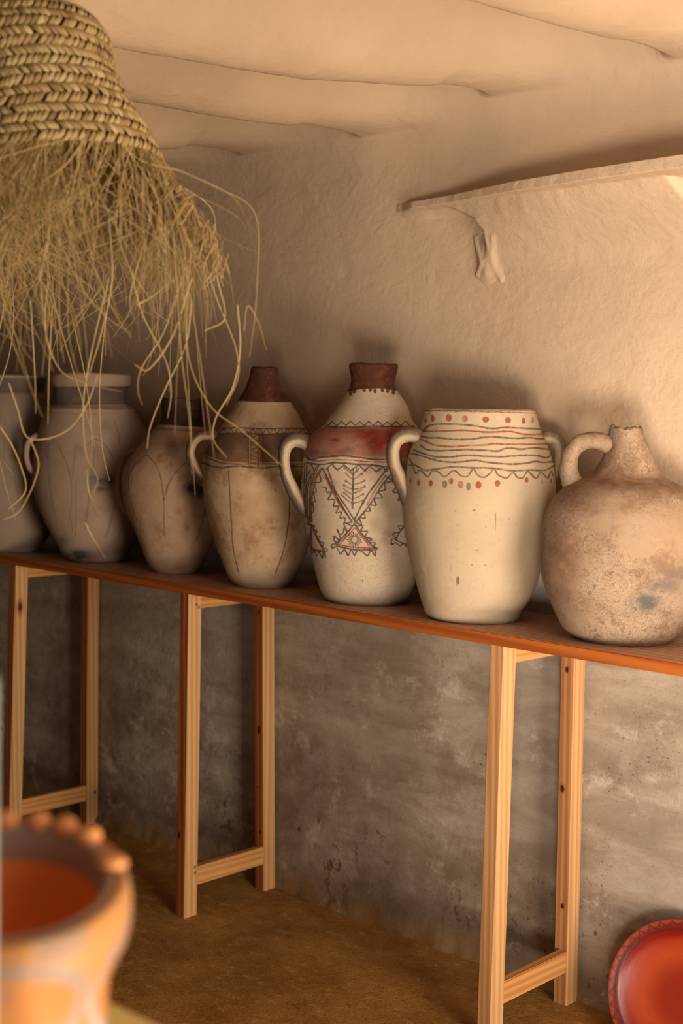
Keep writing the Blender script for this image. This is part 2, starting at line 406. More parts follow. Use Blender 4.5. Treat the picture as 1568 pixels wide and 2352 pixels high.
def rail(name, x0, x1, y0, y1, z0, z1, knots=(), mat=None, split=0):
    o = bm_obj(name, slab_box(x0 - OFF[0], x1 - OFF[0], y0 - OFF[1], y1 - OFF[1], z0, z1, 1, 1, .002), mat or m_rail, table)
    return o
TR = [  # x of the +x/-y corner at top, at floor
    dict(x=-1.515, xb=-1.491, kf=[('f', -.006, .215, .0045, .011)], kb=[('f', .002, .785, .004, .008), ('f', .001, .455, .006, .013), ('f', .003, .165, .004, .006), ('f', -.004, .29, .003, .004)], heart=(.95, .02), hb=(.95, .1), nf=[(.004, .83), (.013, .822), (.012, .128), (.013, .112)]),
    dict(x=-.490, xb=-.479, kf=[], kb=[('f', -.001, .775, .0045, .007), ('f', -.006, .50, .0055, .009), ('f', .001, .228, .0045, .006)], heart=(.34, 0), hb=(.60, .06), nf=[]),
    dict(x=-2.325, xb=-2.325, kf=[('r', -.004, .73, .0065, .013)], kb=[('f', .008, .60, .0035, .005), ('f', 0, .80, .003, .005), ('r', .01, .10, .003, .004)], heart=(.9, .05), hb=(.9, .15), nf=[]),
]
for tr in TR:
    x, xb = tr['x'], tr['xb']
    leg('leg', x - .0185, -.284, -.305, xb - .0185, tr['kf'], tr['heart'], nails=tr['nf'])
    leg('leg', x - .0185, -.018, -.014, xb - .0205, tr['kb'], tr['hb'])
    rail('stretcher', xb - .026, xb - .004, -.284, -.036, .076, .126)
    rail('top_rail', x - .026, x - .004, -.262, -.040, ZB - .042, ZB - .0005)

# ---------------------------------------------------------------- clay jars
class Paint:
    """hand-painted decoration laid out on a flat pattern sheet, later wrapped on the pot"""
    def __init__(s, x0, y0, x1, y1, res=2.0):
        s.x0, s.y0, s.res = x0, y0, res
        s.h = int((y1 - y0) * res) + 2; s.w = int((x1 - x0) * res) + 2
        s.L = np.zeros((4, s.h, s.w), np.float32)
    def seg(s, ch, p, q, w0, w1, a):
        R = s.res; p = (np.array(p) - (s.x0, s.y0)) * R; q = (np.array(q) - (s.x0, s.y0)) * R; w0 *= R; w1 *= R
        m = max(w0, w1) + 3
        xa = int(max(0, min(p[0], q[0]) - m)); xb = int(min(s.w, max(p[0], q[0]) + m)); ya = int(max(0, min(p[1], q[1]) - m)); yb = int(min(s.h, max(p[1], q[1]) + m))
        if xa >= xb or ya >= yb: return
        Y, X = np.mgrid[ya:yb, xa:xb]; e = q - p; L2 = max(e @ e, 1e-6)
        t = np.clip(((X - p[0]) * e[0] + (Y - p[1]) * e[1]) / L2, 0, 1)
        d = np.hypot(X - p[0] - t * e[0], Y - p[1] - t * e[1]); w = (w0 + (w1 - w0) * t) / 2
        v = a * np.clip((w - d) / 1.2 + .5, 0, 1)
        s.L[ch, ya:yb, xa:xb] = np.maximum(s.L[ch, ya:yb, xa:xb], v)
    gain = 1.0
    def line(s, ch, pts, w=2.4, a=.85, smooth=True, jit=.35):
        w = w * s.gain; a = min(1, a * (1 + (s.gain - 1) * .5))
        pts = np.asarray(pts, float); L = np.sum(np.linalg.norm(np.diff(pts, axis=0), axis=1)); n = max(3, int(L / 4))
        C = catmull(pts, n) if smooth else np.vstack([np.linspace(p, q, max(2, int(np.hypot(*(q - p)) / 3)))[:-1] for p, q in zip(pts[:-1], pts[1:])] + [pts[-1:]])
        ph = rng.random() * 6; ws = w * (1 + .28 * np.sin(np.arange(len(C)) * .55 + ph) * rng.random(len(C)))
        C = C + rng.normal(0, jit * .5, C.shape)
        for i in range(len(C) - 1): s.seg(ch, C[i], C[i + 1], ws[i], ws[i + 1], a * (1 - .25 * rng.random()))
    def dot(s, ch, x, y, rx, ry, a=.9, soft=1.0):
        R = s.res; Y, X = np.mgrid[0:s.h, 0:s.w] if rx > 60 else (None, None)
        cx, cy = (x - s.x0) * R, (y - s.y0) * R; k = 1 + soft * 1.5
        xa, xb = int(max(0, cx - rx * R * k - 3)), int(min(s.w, cx + rx * R * k + 3)); ya, yb = int(max(0, cy - ry * R * k - 3)), int(min(s.h, cy + ry * R * k + 3))
        if xa >= xb or ya >= yb: return
        Y, X = np.mgrid[ya:yb, xa:xb]; d = np.hypot((X - cx) / (rx * R), (Y - cy) / (ry * R))
        if soft > 1: v = a * np.exp(-d * d)
        else: v = a * np.clip((1 - d) * min(rx, ry) * R / 1.5 + .5, 0, 1)
        s.L[ch, ya:yb, xa:xb] = np.maximum(s.L[ch, ya:yb, xa:xb], v)
    def band(s, ch, ytop, ybot, a=1, x0=None, x1=None):
        """fill between two polylines given as [(x,y)..]"""
        X = np.arange(s.w) / s.res + s.x0; yt = np.interp(X, *np.array(ytop, float).T); yb = np.interp(X, *np.array(ybot, float).T)
        Yg = (np.arange(s.h) / s.res + s.y0)[:, None]
        v = a * np.clip((Yg - yt) * s.res + .5, 0, 1) * np.clip((yb - Yg) * s.res + .5, 0, 1)
        if x0 is not None: v = v * (X >= x0)
        if x1 is not None: v = v * (X <= x1)
        s.L[ch] = np.maximum(s.L[ch], v)
    def sample(s, px, py):
        x = np.clip((px - s.x0) * s.res, 0, s.w - 1.01); y = np.clip((py - s.y0) * s.res, 0, s.h - 1.01)
        xi = x.astype(int); yi = y.astype(int); fx = x - xi; fy = y - yi; o = []
        for c in range(4):
            A = s.L[c]; o.append((A[yi, xi] * (1 - fx) + A[yi, xi + 1] * fx) * (1 - fy) + (A[yi + 1, xi] * (1 - fx) + A[yi + 1, xi + 1] * fx) * fy)
        return np.stack(o, -1)
DARK, RED, NECK, SOOT = 0, 1, 2, 3
ZT = ZB + TB
def frame_at(C):
    vh = np.array([C[0] - CO[0], C[1] - CO[1], 0]); vh /= np.linalg.norm(vh); rh = np.array([vh[1], -vh[0], 0])
    return vh, rh
def jar(C, prof, mat, paint, label, name='clay_jar', neck_rows=None, rim_in=.0, thick=.009, inner=.10, wob=.0012, rimwob=0, neckmat=None, seed=0, rows=430, cols=420, lip=.004, neckname='neck'):
    """prof: (y, xl, xr) silhouette of the pot from mouth to foot"""
    C = np.array([C[0], C[1], ZT]); vh, rh = frame_at(C)
    dist = (C - CO) @ CD
    pr = []
    for (y, xl, xr) in prof:
        xc = (xl + xr) / 2; v = ray(xc, y); t = ((C - CO) @ vh) / (v @ vh); P = CO + v * t
        pr.append((P[2], (P - C) @ rh, (xr - xl) / 2 * ((P - CO) @ CD) / CF))
    pr = np.array(pr); keep = pr[:, 0] > ZT + .004; rf = np.interp(ZT, pr[::-1, 0], pr[::-1, 2]); of = np.interp(ZT, pr[::-1, 0], pr[::-1, 1])
    pr = np.vstack([pr[keep], [ZT + .0005, of, rf * .985]])
    Q = catmull(pr, rows)
    # extra inner wall below the mouth and closed foot
    z0, o0, r0 = Q[0]
    arc = [(z0 + .0, o0, r0 - .001), (z0 + thick * .35, o0, r0 - thick * .3), (z0 + thick * .35, o0, r0 - thick * .7), (z0 - .001, o0, r0 - thick)]
    q = [(z0 - d, o0, np.interp(z0 - d, Q[::-1, 0], Q[::-1, 2]) - thick) for d in np.linspace(.01, inner, 12)]
    top = np.array(q[::-1] + arc[::-1]); top[:, 2] = np.maximum(top[:, 2], .004)
    zf, of, rf = Q[-1]
    bot = np.array([(zf - .0, of, rf * s) for s in (.93, .6, .2, .02)])
    A = np.vstack([top, Q, bot]); nT = len(top)
    th = np.concatenate([np.linspace(-np.pi / 2, np.pi / 2, cols, endpoint=False), np.linspace(np.pi / 2, 3 * np.pi / 2, cols // 3, endpoint=False)])
    n = len(th)
    Zg = A[:, 0][:, None] + 0 * th[None]; Rg = A[:, 2][:, None] + 0 * th[None]
    ph = rng.random(4) * 6
    hgt = (Zg - ZT)
    w = wob * (np.sin(2 * th + ph[0] + hgt * 5) + .7 * np.sin(3 * th + ph[1] - hgt * 9) + .15 * np.sin(hgt * 60 + ph[2] + th)) + .0007 * fbm(th[None] * 5 + 0 * Zg, Zg * 45, 50 + seed, 3)
    fade = np.clip((Rg - .02) / .02, 0, 1) * np.clip((hgt) / .02, 0, 1)
    Rg = Rg + w * fade
    if rimwob:
        k = np.exp(-np.abs(A[:, 0] - z0) / .012)[:, None]
        k = np.where(np.arange(len(A))[:, None] < nT + 30, np.maximum(k, 0), k)
        Zg = Zg + k * rimwob * (fbm(th[None] * 1.7 + 3, 0 * th[None] + seed, 90 + seed, 4) * 1.6)
    S, K = np.sin(th)[None, :, None], np.cos(th)[None, :, None]
    base = C[None, None] + A[:, 1][:, None, None] * rh
    V = base + Rg[..., None] * (S * rh - K * vh); V[..., 2] = Zg
    Vf = V - 2 * np.maximum(0, (V - base) @ vh)[..., None] * vh
    px, py = proj(Vf.reshape(-1, 3)); col = paint.sample(px, py) if paint else np.zeros((len(px), 4))
    col = col.reshape(len(A), n, 4)
    root = empty(name, C); tag(root, label, 'jug' if name == 'clay_jug' else 'jar', 'clay vessels standing in a row on the trestle table')
    Vl = V - C
    cut = 0
    if neck_rows:
        cut = nT + int(np.argmin(np.abs(Q[:, 0] - hit_z(C, vh, neck_rows))))
        mesh_np(neckname, Vl[:cut + 1].reshape(-1, 3), grid_faces(cut + 1, n, True), neckmat or mat, root, attrs={'paint': ('FLOAT_COLOR', col[:cut + 1])})
    mesh_np('body', Vl[cut:].reshape(-1, 3), grid_faces(len(A) - cut, n, True), mat, root, attrs={'paint': ('FLOAT_COLOR', col[cut:])})
    return root, C, vh, rh
def hit_z(C, vh, y):
    px, _ = proj(C); v = ray(px, y); t = ((C - CO) @ vh) / (v @ vh); return (CO + v * t)[2]
def handle(J, pts, rad, mat, depth=0, flat=1.5, dark_out=False, label=None, n=70, k=28, deps=None):
    """strap handle; pts trace its centre line seen from the front, depth = how far behind/in front of the pot's axis"""
    root, C, vh, rh = J; W3 = []
    for i, (x, y) in enumerate(pts):
        dd = deps[i] if deps else depth
        Cc = C + vh * dd; v = ray(x, y); t = ((Cc - CO) @ vh) / (v @ vh); W3.append(CO + v * t)
    V, F, Cl = tube('h', np.array(W3) - C, rad, mat, n=n, k=k, flat=flat, up=vh)
    V = V[:n * k]
    col = np.zeros((n, k, 4))
    if dark_out:
        mid = Cl.mean(0) * .5 + (Cl[0] + Cl[-1]) / 2 * .5
        a = np.linspace(0, 2 * np.pi, k, endpoint=False)
        Vr = V.reshape(n, k, 3); out = Cl - mid; out /= np.linalg.norm(out, axis=1)[:, None]
        dd = np.einsum('nkd,nd->nk', Vr - Cl[:, None], out); rr = np.linalg.norm(Vr - Cl[:, None], axis=2)
        col[..., 0] = smoothstep(-.15, .15, dd / np.maximum(rr, 1e-6)) * .8
    V = V + .0006 * np.sin(V[:, [2, 0, 1]] * 160)
    o = mesh_np('handle', V, F, mat, root, attrs={'paint': ('FLOAT_COLOR', col)})
    if label: o['label'] = label
    return o

# --- jar with the painted triangles and fir twig
m4 = mat_clay('cream_slip_painted', (0.463, 0.363, 0.256), (0.545, 0.445, 0.330), (0.298, 0.190, 0.115), dark=(.06, .035, .028), red=(.26, .02, .006), neck=(.07, .02, .010), crackle=.25, stainlo=.53, wear=.22)
p = Paint(660, 800, 980, 1420, 2.5); p.gain = 1.3
Z5 = lambda L: [(640 + a / 4.612, 980 + b / 4.612) for a, b in L]
Z4 = lambda L: [(400 + a / 2.8, 800 + b / 2.8) for a, b in L]
p.band(NECK, [(660, 800), (980, 800)], [(780, 899), (800, 899), (830, 893), (880, 892), (900, 896), (980, 900)])
for x, y in ((805, 903), (813, 898), (836, 895), (850, 894), (861, 898), (878, 895), (890, 897), (903, 901)): p.dot(NECK, x, y, 4, 6)
p.band(RED, [(660, 984), (760, 982), (980, 983)], [(660, 1052), (700, 1056), (750, 1049), (800, 1046), (880, 1050), (980, 1056)], .6)
for x, y, rx, ry in ((850, 1005, 70, 45), (885, 1020, 70, 40), (925, 1010, 60, 50), (900, 1000, 60, 40), (770, 1010, 24, 8), (960, 1010, 40, 30)): p.dot(RED, x, y, rx, ry, 1, 1.5)
p.band(NECK, [(660, 986), (980, 985)], [(660, 1050), (700, 1052), (760, 1046), (980, 1048)], .28)
for x, y, rx, ry in ((800, 1032, 16, 9), (785, 1037, 22, 8), (765, 1020, 14, 10), (730, 1040, 30, 7)): p.dot(SOOT, x, y, rx, ry, .45, 1.5)
_k = np.ones(p.h); _y = np.arange(p.h) / p.res + p.y0; _k[(_y < 981) | (_y > 1052)] = 0; p.L[RED] *= _k[:, None]
p.line(DARK, [(745, 980), (800, 981), (860, 979), (900, 980), (950, 979)], 3); p.line(RED, [(742, 984), (860, 983), (950, 983)], 2.5)
zz = [(742 + i * 10.5, 978 if i % 2 else 967 + (i % 3)) for i in range(20)]; p.line(DARK, zz, 2.2, .8, smooth=False)
for L, w, ch in (([(280, 300), (330, 350), (420, 330), (520, 318), (720, 310), (860, 328), (1000, 345), (1140, 350), (1300, 352)], 3, DARK), ([(300, 345), (400, 365), (560, 352), (760, 355), (940, 372), (1130, 375), (1300, 378)], 2, RED), ([(290, 385), (450, 400), (600, 380), (780, 395), (950, 405), (1150, 425), (1300, 430)], 3.2, DARK)):
    p.line(ch, Z5(L), w)
p.line(DARK, Z5([(345, 400), (370, 465), (425, 405)]), 2.4, smooth=False)
p.line(DARK, Z5([(505, 450), (560, 395), (620, 460), (690, 405), (760, 465), (850, 405), (910, 470), (960, 415), (1030, 478), (1100, 430), (1150, 470)]), 2.6, smooth=False)
p.line(DARK, Z5([(465, 440), (540, 590), (640, 790), (770, 1000)]), 3.2); p.line(DARK, Z5([(515, 440), (600, 680), (720, 860), (805, 1000)]), 2.8)
p.line(RED, Z5([(490, 520), (570, 690), (660, 850), (730, 940)]), 3.0)
p.line(DARK, Z5([(1150, 440), (1060, 560), (930, 740), (800, 985)]), 3.2); p.line(DARK, Z5([(1200, 490), (1100, 610), (960, 830), (815, 1010)]), 2.8)
p.line(RED, Z5([(1130, 520), (1010, 690), (930, 830)]), 2.6, .7)
p.line(DARK, Z5([(470, 640), (500, 645), (510, 700), (560, 690), (525, 770), (590, 775), (580, 845), (635, 845), (605, 912), (662, 905), (650, 968), (700, 960), (700, 1022), (775, 1010)]), 2.6, jit=.2)
p.line(DARK, Z5([(1130, 520), (1195, 575), (1120, 600), (1130, 665), (1055, 690), (1098, 748), (1010, 765), (1030, 832), (955, 832), (965, 892), (900, 900), (915, 968), (850, 965), (875, 1032), (800, 1010)]), 2.6, jit=.2)
p.line(DARK, Z5([(790, 460), (785, 620), (780, 865)]), 3.2)
for a, b in (((785, 505), (700, 440)), ((785, 560), (705, 490)), ((780, 620), (710, 572)), ((780, 662), (690, 620)), ((780, 720), (685, 655)), ((775, 765), (692, 700)), ((775, 812), (662, 722)),
             ((790, 505), (850, 440)), ((790, 560), (880, 492)), ((790, 612), (905, 575)), ((790, 662), (910, 635)), ((790, 705), (885, 665)), ((785, 765), (890, 715)), ((785, 812), (905, 772)), ((700, 440), (690, 420)), ((785, 520), (745, 440)), ((790, 520), (825, 440))):
    p.line(DARK, Z5([a, ((a[0] + b[0]) / 2, (a[1] + b[1]) / 2 + 6), b]), 2.2, .7)
for x, y in ((708, 575), (690, 620), (692, 700), (880, 500), (907, 573), (908, 635), (892, 715), (700, 440)): xx, yy = Z5([(x, y)])[0]; p.dot(DARK, xx, yy, 2.9, 2.9, .75)
for L in ([(800, 1030), (700, 1150), (610, 1250)], [(800, 1030), (900, 1160), (1015, 1290)], [(615, 1265), (800, 1302), (1010, 1306)]): p.line(DARK, Z5(L), 3.4)
for L in ([(805, 1070), (720, 1165), (640, 1250)], [(810, 1075), (900, 1190), (970, 1282)], [(625, 1248), (760, 1272), (980, 1290)]): p.line(RED, Z5(L), 2.4)
p.line(DARK, Z5([(620, 1290), (655, 1350), (695, 1300), (735, 1365), (768, 1305), (800, 1362), (835, 1310), (890, 1330), (940, 1368), (975, 1315), (1025, 1372), (1020, 1310), (1048, 1290), (1010, 1272)]), 2.6, jit=.2)
p.line(DARK, Z5([(600, 1270), (565, 1285), (560, 1250), (600, 1240), (640, 1215), (585, 1160), (598, 1220), (650, 1190), (618, 1090), (645, 1140), (680, 1130), (690, 1075), (720, 1110), (690, 1020), (770, 1050)]), 2.6, jit=.2)
p.line(DARK, Z5([(830, 1050), (890, 1050), (868, 1105), (940, 1108), (915, 1165), (985, 1190), (950, 1220), (1025, 1235), (990, 1280), (1048, 1290)]), 2.6, jit=.2)
for i in range(18):
    a = i / 18 * 2 * math.pi; c, s_ = math.cos(a), math.sin(a); r1 = 80 if i % 2 else 66
    p.line(DARK, Z5([(802 + 32 * c, 1197 + 36 * s_), (802 + r1 * c, 1197 + r1 * s_)]), 2.0, .75, smooth=False)
# narrow foreshortened panel on the left side and the next one on the right
for L in ([(430, 405), (345, 600), (325, 800), (330, 1010)], [(455, 440), (380, 600), (350, 800), (345, 1010)], [(400, 420), (310, 640), (300, 800), (315, 980)], [(270, 390), (275, 640), (290, 900), (320, 1010)], [(250, 470), (262, 700), (285, 950)], [(295, 410), (290, 640), (305, 900)], [(330, 470), (285, 560), (300, 620)], [(350, 500), (290, 640), (320, 700)], [(262, 560), (300, 740), (300, 900)]):
    p.line(DARK, Z5(L), 2.2, .8)
p.line(RED, Z5([(440, 440), (362, 600), (338, 800), (335, 990)]), 2.4)
p.line(DARK, Z5([(420, 480), (445, 580), (380, 600), (398, 690), (370, 700), (385, 790), (360, 800), (370, 900), (345, 912), (352, 1000), (300, 1030), (380, 1050)]), 2.2, jit=.2)
for L in ([(345, 1040), (332, 1170), (325, 1290)], [(325, 1292), (400, 1320), (490, 1328)], [(345, 1040), (410, 1180), (490, 1325)], [(340, 1060), (350, 1200), (345, 1280)]): p.line(DARK, Z5(L), 2.8)
p.line(RED, Z5([(350, 1280), (400, 1305), (465, 1310)]), 2.4); p.line(RED, Z5([(355, 1090), (420, 1220), (465, 1300)]), 1.8)
p.line(DARK, Z5([(350, 1045), (378, 1050), (368, 1085), (405, 1110), (390, 1150), (440, 1165), (418, 1210), (472, 1232), (462, 1278), (515, 1300), (490, 1335)]), 2.2, jit=.2)
p.line(DARK, Z5([(330, 1300), (355, 1340), (375, 1318), (400, 1372), (425, 1328), (460, 1392), (472, 1335), (497, 1385), (488, 1330)]), 2.2, jit=.2)
p.line(DARK, Z5([(325, 1130), (303, 1160), (328, 1195), (308, 1225), (330, 1260)]), 2, jit=.2)
p.line(DARK, Z5([(1200, 520), (1210, 590), (1275, 600), (1210, 690), (1290, 700), (1265, 780), (1325, 760)]), 2.6, jit=.2)
for L in ([(1320, 1060), (1280, 1120), (1235, 1195)], [(1235, 1200), (1330, 1240), (1400, 1250)]): p.line(DARK, Z5(L), 2.8)
p.line(DARK, Z5([(1320, 1050), (1265, 1050), (1290, 1110), (1205, 1135), (1240, 1180), (1190, 1200), (1200, 1245), (1240, 1230), (1285, 1265), (1320, 1235), (1355, 1275)]), 2.2, jit=.2)
p.dot(DARK, 833, 1334, 1.6, 3, .7)
for x, y in ((765, 1120), (880, 1155), (862, 1205), (905, 1180), (895, 1230)): p.dot(SOOT, x, y, 14, 18, .18, 1.5)
J4 = jar((-1.017, -.158), [(838, 803, 913), (843, 802, 913), (852, 804, 911), (870, 806, 907), (888, 804, 908), (898, 799, 913), (912, 791, 923), (932, 777, 935), (960, 756, 943 + 2), (982, 738, 962), (996, 718, 982), (1015, 703, 997), (1040, 697, 1002), (1080, 693, 1006), (1120, 691, 1007), (1160, 693, 1003), (1200, 698, 996), (1240, 706, 986), (1280, 715, 974), (1320, 725, 960), (1350, 733, 951), (1372, 744, 941), (1386, 760, 925), (1393, 785, 900)], m4, p,
        'tall cream jar painted with triangles and a fir twig below a dark red band', neck_rows=893, rimwob=.002, seed=4, rows=520, cols=520)
handle(J4, [(712, 1022), (694, 1012), (673, 1011), (656, 1026), (652, 1052), (655, 1082), (665, 1110), (679, 1137), (697, 1163), (716, 1190)], [0.0190, 0.0179, 0.0168, 0.0140, 0.0137, 0.0151, 0.0174, 0.0190, 0.0134], m4, -.02, 1.5, True)

# --- striped and dotted wide jar
m5 = mat_clay('cream_slip_striped', (0.424, 0.326, 0.212), (0.481, 0.381, 0.261), (0.311, 0.219, 0.141), dark=(.10, .065, .05), red=(.27, .05, .025), soot=(.14, .12, .11), stainlo=.62, mott=4)
p = Paint(890, 920, 1320, 1450, 2.5); p.gain = 1.25
Z6 = lambda L: [(880 + a / 3.5636, 900 + b / 3.5636) for a, b in L]
for x in range(960, 1250, 6):
    if rng.random() < .7: p.line(RED, [(x, 943 + (x - 977) * .02), (x + 7, 943 + (x - 970) * .02)], 2.0, .9)
    else: p.line(DARK, [(x, 944 + (x - 977) * .02), (x + 7, 944 + (x - 970) * .02)], 1.5, .8)
for x, y, rx, ry in ((345, 238, 8, 24), (403, 218, 15, 29), (535, 212, 24, 31), (666, 222, 25, 28), (838, 227, 27, 25), (1020, 232, 25, 26), (1148, 237, 15, 26), (1222, 232, 9, 24),
                     (165, 730, 14, 20), (222, 727, 9, 26), (288, 745, 14, 26), (388, 748, 17, 26), (553, 730, 20, 27), (632, 758, 25, 31), (778, 762, 25, 31), (935, 750, 23, 28), (1173, 722, 15, 22), (1372, 728, 7, 18)):
    xx, yy = Z6([(x, y)])[0]; p.dot(RED, xx, yy, rx / 3.56, ry / 3.56)
for x, y, rx, ry, a in ((502, 755, 22, 31, .75), (697, 775, 19, 34, .75), (1300, 737, 10, 20, .35), (610, 1545, 15, 34, .75), (742, 970, 13, 7, .8), (590, 975, 8, 6, .6), (1028, 1038, 6, 7, .6), (765, 1298, 18, 8, .35), (835, 1420, 12, 5, .6), (725, 1415, 9, 4, .6), (840, 1105, 8, 8, .4), (610, 1095, 14, 7, .3)):
    xx, yy = Z6([(x, y)])[0]; p.dot(DARK, xx, yy, rx / 3.56, ry / 3.56, a)
p.seg(DARK, *Z6([(917, 990), (918, 1040)]), 2.6, 3.2, .6); p.seg(DARK, *Z6([(918, 1040), (919, 1140)]), 3.0, .7, .6)
p.line(DARK, Z6([(545, 1390), (552, 1430), (548, 1470)]), .8, .4); p.line(DARK, Z6([(602, 1560), (600, 1590)]), 1, .6)
for L, ch in (([(320, 322), (370, 280), (420, 267), (500, 264), (620, 266), (760, 280), (880, 300), (1000, 292), (1130, 297), (1290, 305)], 0), ([(310, 322), (420, 323), (500, 322), (650, 315), (760, 324), (860, 330), (1050, 325), (1130, 345), (1230, 350), (1290, 345), (1310, 340)], 1),
              ([(300, 360), (360, 375), (450, 376), (560, 388), (640, 390), (740, 385), (820, 372), (900, 368), (1000, 376), (1100, 380), (1200, 375), (1270, 385), (1330, 382)], 0), ([(300, 385), (340, 400), (400, 430), (520, 448), (620, 445), (700, 440), (820, 436), (900, 425), (1000, 430), (1100, 428), (1220, 430), (1340, 425)], 1),
              ([(305, 440), (350, 470), (420, 482), (560, 478), (700, 472), (780, 478), (850, 480), (940, 485), (1000, 463), (1060, 462), (1130, 470), (1230, 458), (1300, 465), (1360, 472)], 0), ([(245, 475), (330, 505), (420, 530), (560, 532), (650, 520), (730, 520), (800, 525), (950, 532), (1100, 522), (1250, 520), (1340, 540), (1370, 515)], 0),
              ([(235, 505), (300, 520), (380, 545), (480, 570), (620, 575), (750, 560), (820, 572), (880, 580), (1060, 592), (1160, 585), (1250, 570), (1310, 578), (1395, 572)], 0), ([(215, 550), (240, 590), (270, 605), (340, 640), (440, 630), (560, 615), (720, 622), (900, 625), (1050, 645), (1200, 640), (1330, 640), (1395, 605)], 0)):
    p.line(ch, Z6(L), 3.4, .85, jit=.25)
p.line(DARK, Z6([(205, 600), (240, 605), (265, 668), (300, 640), (365, 695), (400, 648), (450, 655), (500, 695), (560, 650), (585, 645), (640, 690), (690, 690), (735, 630), (770, 680), (820, 700), (870, 670), (905, 632), (940, 680), (1010, 705), (1060, 660), (1100, 700), (1140, 705), (1180, 652), (1250, 708), (1290, 658), (1345, 705), (1370, 650), (1390, 690)]), 3.0, .82, jit=.25)
p.dot(SOOT, 1140, 1405, 60, 8, .18, 1.5); p.dot(SOOT, 1215, 1230, 22, 60, .12, 1.5)
J5 = jar((-.673, -.172), [(943.5, 978, 1227), (948, 976, 1229), (960, 973, 1233), (985, 966, 1240), (1000, 959, 1246), (1020, 950, 1255), (1040, 943, 1262), (1060, 938, 1268), (1080, 935, 1271), (1120, 929, 1274), (1160, 925, 1272), (1209, 928, 1264), (1265, 937, 1250), (1321, 950, 1234), (1360, 960, 1220), (1385, 968, 1206), (1397, 972, 1197), (1412, 978, 1193), (1424, 990, 1185), (1433, 1010, 1165)], m5, p,
        'wide cream jar with dark and red stripes, a scalloped line and red dots', seed=5, neck_rows=984, rimwob=.0035, inner=.18, thick=.008, rows=480, cols=520)
handle(J5, [(982, 1012), (960, 1001), (932, 999), (911, 1011), (902, 1036), (904, 1064), (915, 1092), (926, 1120), (938, 1150), (958, 1180)], [0.0190, 0.0168, 0.0157, 0.0151, 0.0151, 0.0157, 0.0162, 0.0162, 0.0112], m5, -.03, 1.5, True)
handle(J5, [(1238, 1012), (1258, 1003), (1278, 1010), (1287, 1035), (1284, 1070), (1272, 1105)], [0.0161, 0.0149, 0.0138, 0.0138, 0.0144, 0.0138], m5, .03, 1.5, True)

# --- round jug with broken spout
m6 = mat_clay('weathered_buff_clay', (0.289, 0.197, 0.127), (0.346, 0.254, 0.174), (0.150, 0.081, 0.046), dark=(.16, .10, .08), red=(.32, .08, .03), neck=(.16, .085, .05), soot=(.09, .08, .075), crackle=.6, stainlo=.46, mott=7)
p = Paint(1220, 960, 1640, 1500, 2.0)
for x, y, rx, ry, a in ((1483, 1386, 36, 22, 1.0), (1530, 1345, 45, 22, .5), (1575, 1320, 50, 16, .5), (1460, 1410, 30, 14, .35)): p.dot(SOOT, x, y, rx, ry, a, 1.5)
for x, y, rx, ry, a in ((1430, 1105, 80, 18, .85), (1330, 1150, 55, 38, .6), (1300, 1280, 36, 85, .8), (1290, 1360, 30, 40, .6), (1350, 1240, 40, 60, .28), (1404, 1035, 16, 40, .45), (1500, 1130, 70, 28, .4), (1440, 1160, 30, 18, .4), (1550, 1180, 60, 40, .2)): p.dot(NECK, x, y, rx, ry, a, 1.5)
p.line(DARK, [(1448, 1285), (1449, 1350), (1449, 1392)], 1.1, .55); p.dot(DARK, 1450, 1349, 2, 2, .7); p.dot(DARK, 1417, 1230, 3, 5, .6); p.dot(DARK, 1410, 1213, 2, 5, .5)
p.line(RED, [(1256, 1287), (1258, 1300), (1261, 1292), (1264, 1288), (1264, 1300), (1261, 1318), (1262, 1335)], 2.6, .7)
J6 = jar((-.303, -.155), [(984, 1400, 1474), (990, 1399, 1476), (1006, 1397, 1481), (1019, 1395, 1486), (1035, 1390, 1492), (1055, 1383, 1500), (1075, 1371, 1509), (1090, 1357, 1520), (1100, 1341, 1535), (1110, 1319, 1556), (1122, 1298, 1574), (1140, 1279, 1590), (1177, 1256, 1606), (1230, 1245, 1614), (1283, 1243, 1615), (1330, 1247, 1610), (1368, 1259, 1600), (1415, 1280, 1580), (1449, 1299, 1558), (1466, 1318, 1536), (1477, 1345, 1508), (1482, 1375, 1478)], m6, p,
        'round unpainted buff clay jug with broken spout and ring handle, nearest on the board', name='clay_jug', neck_rows=1085, neckname='spout', rimwob=.006, seed=6, thick=.007, rows=420, cols=420, wob=.0018)
handle(J6, [(1412, 1030), (1388, 1018), (1362, 1011), (1335, 1016), (1314, 1036), (1306, 1066), (1310, 1098), (1326, 1132)], [0.0216, 0.0186, 0.0174, 0.0174, 0.0180, 0.0190, 0.0228, 0.0264], m6, 0, 1.15)

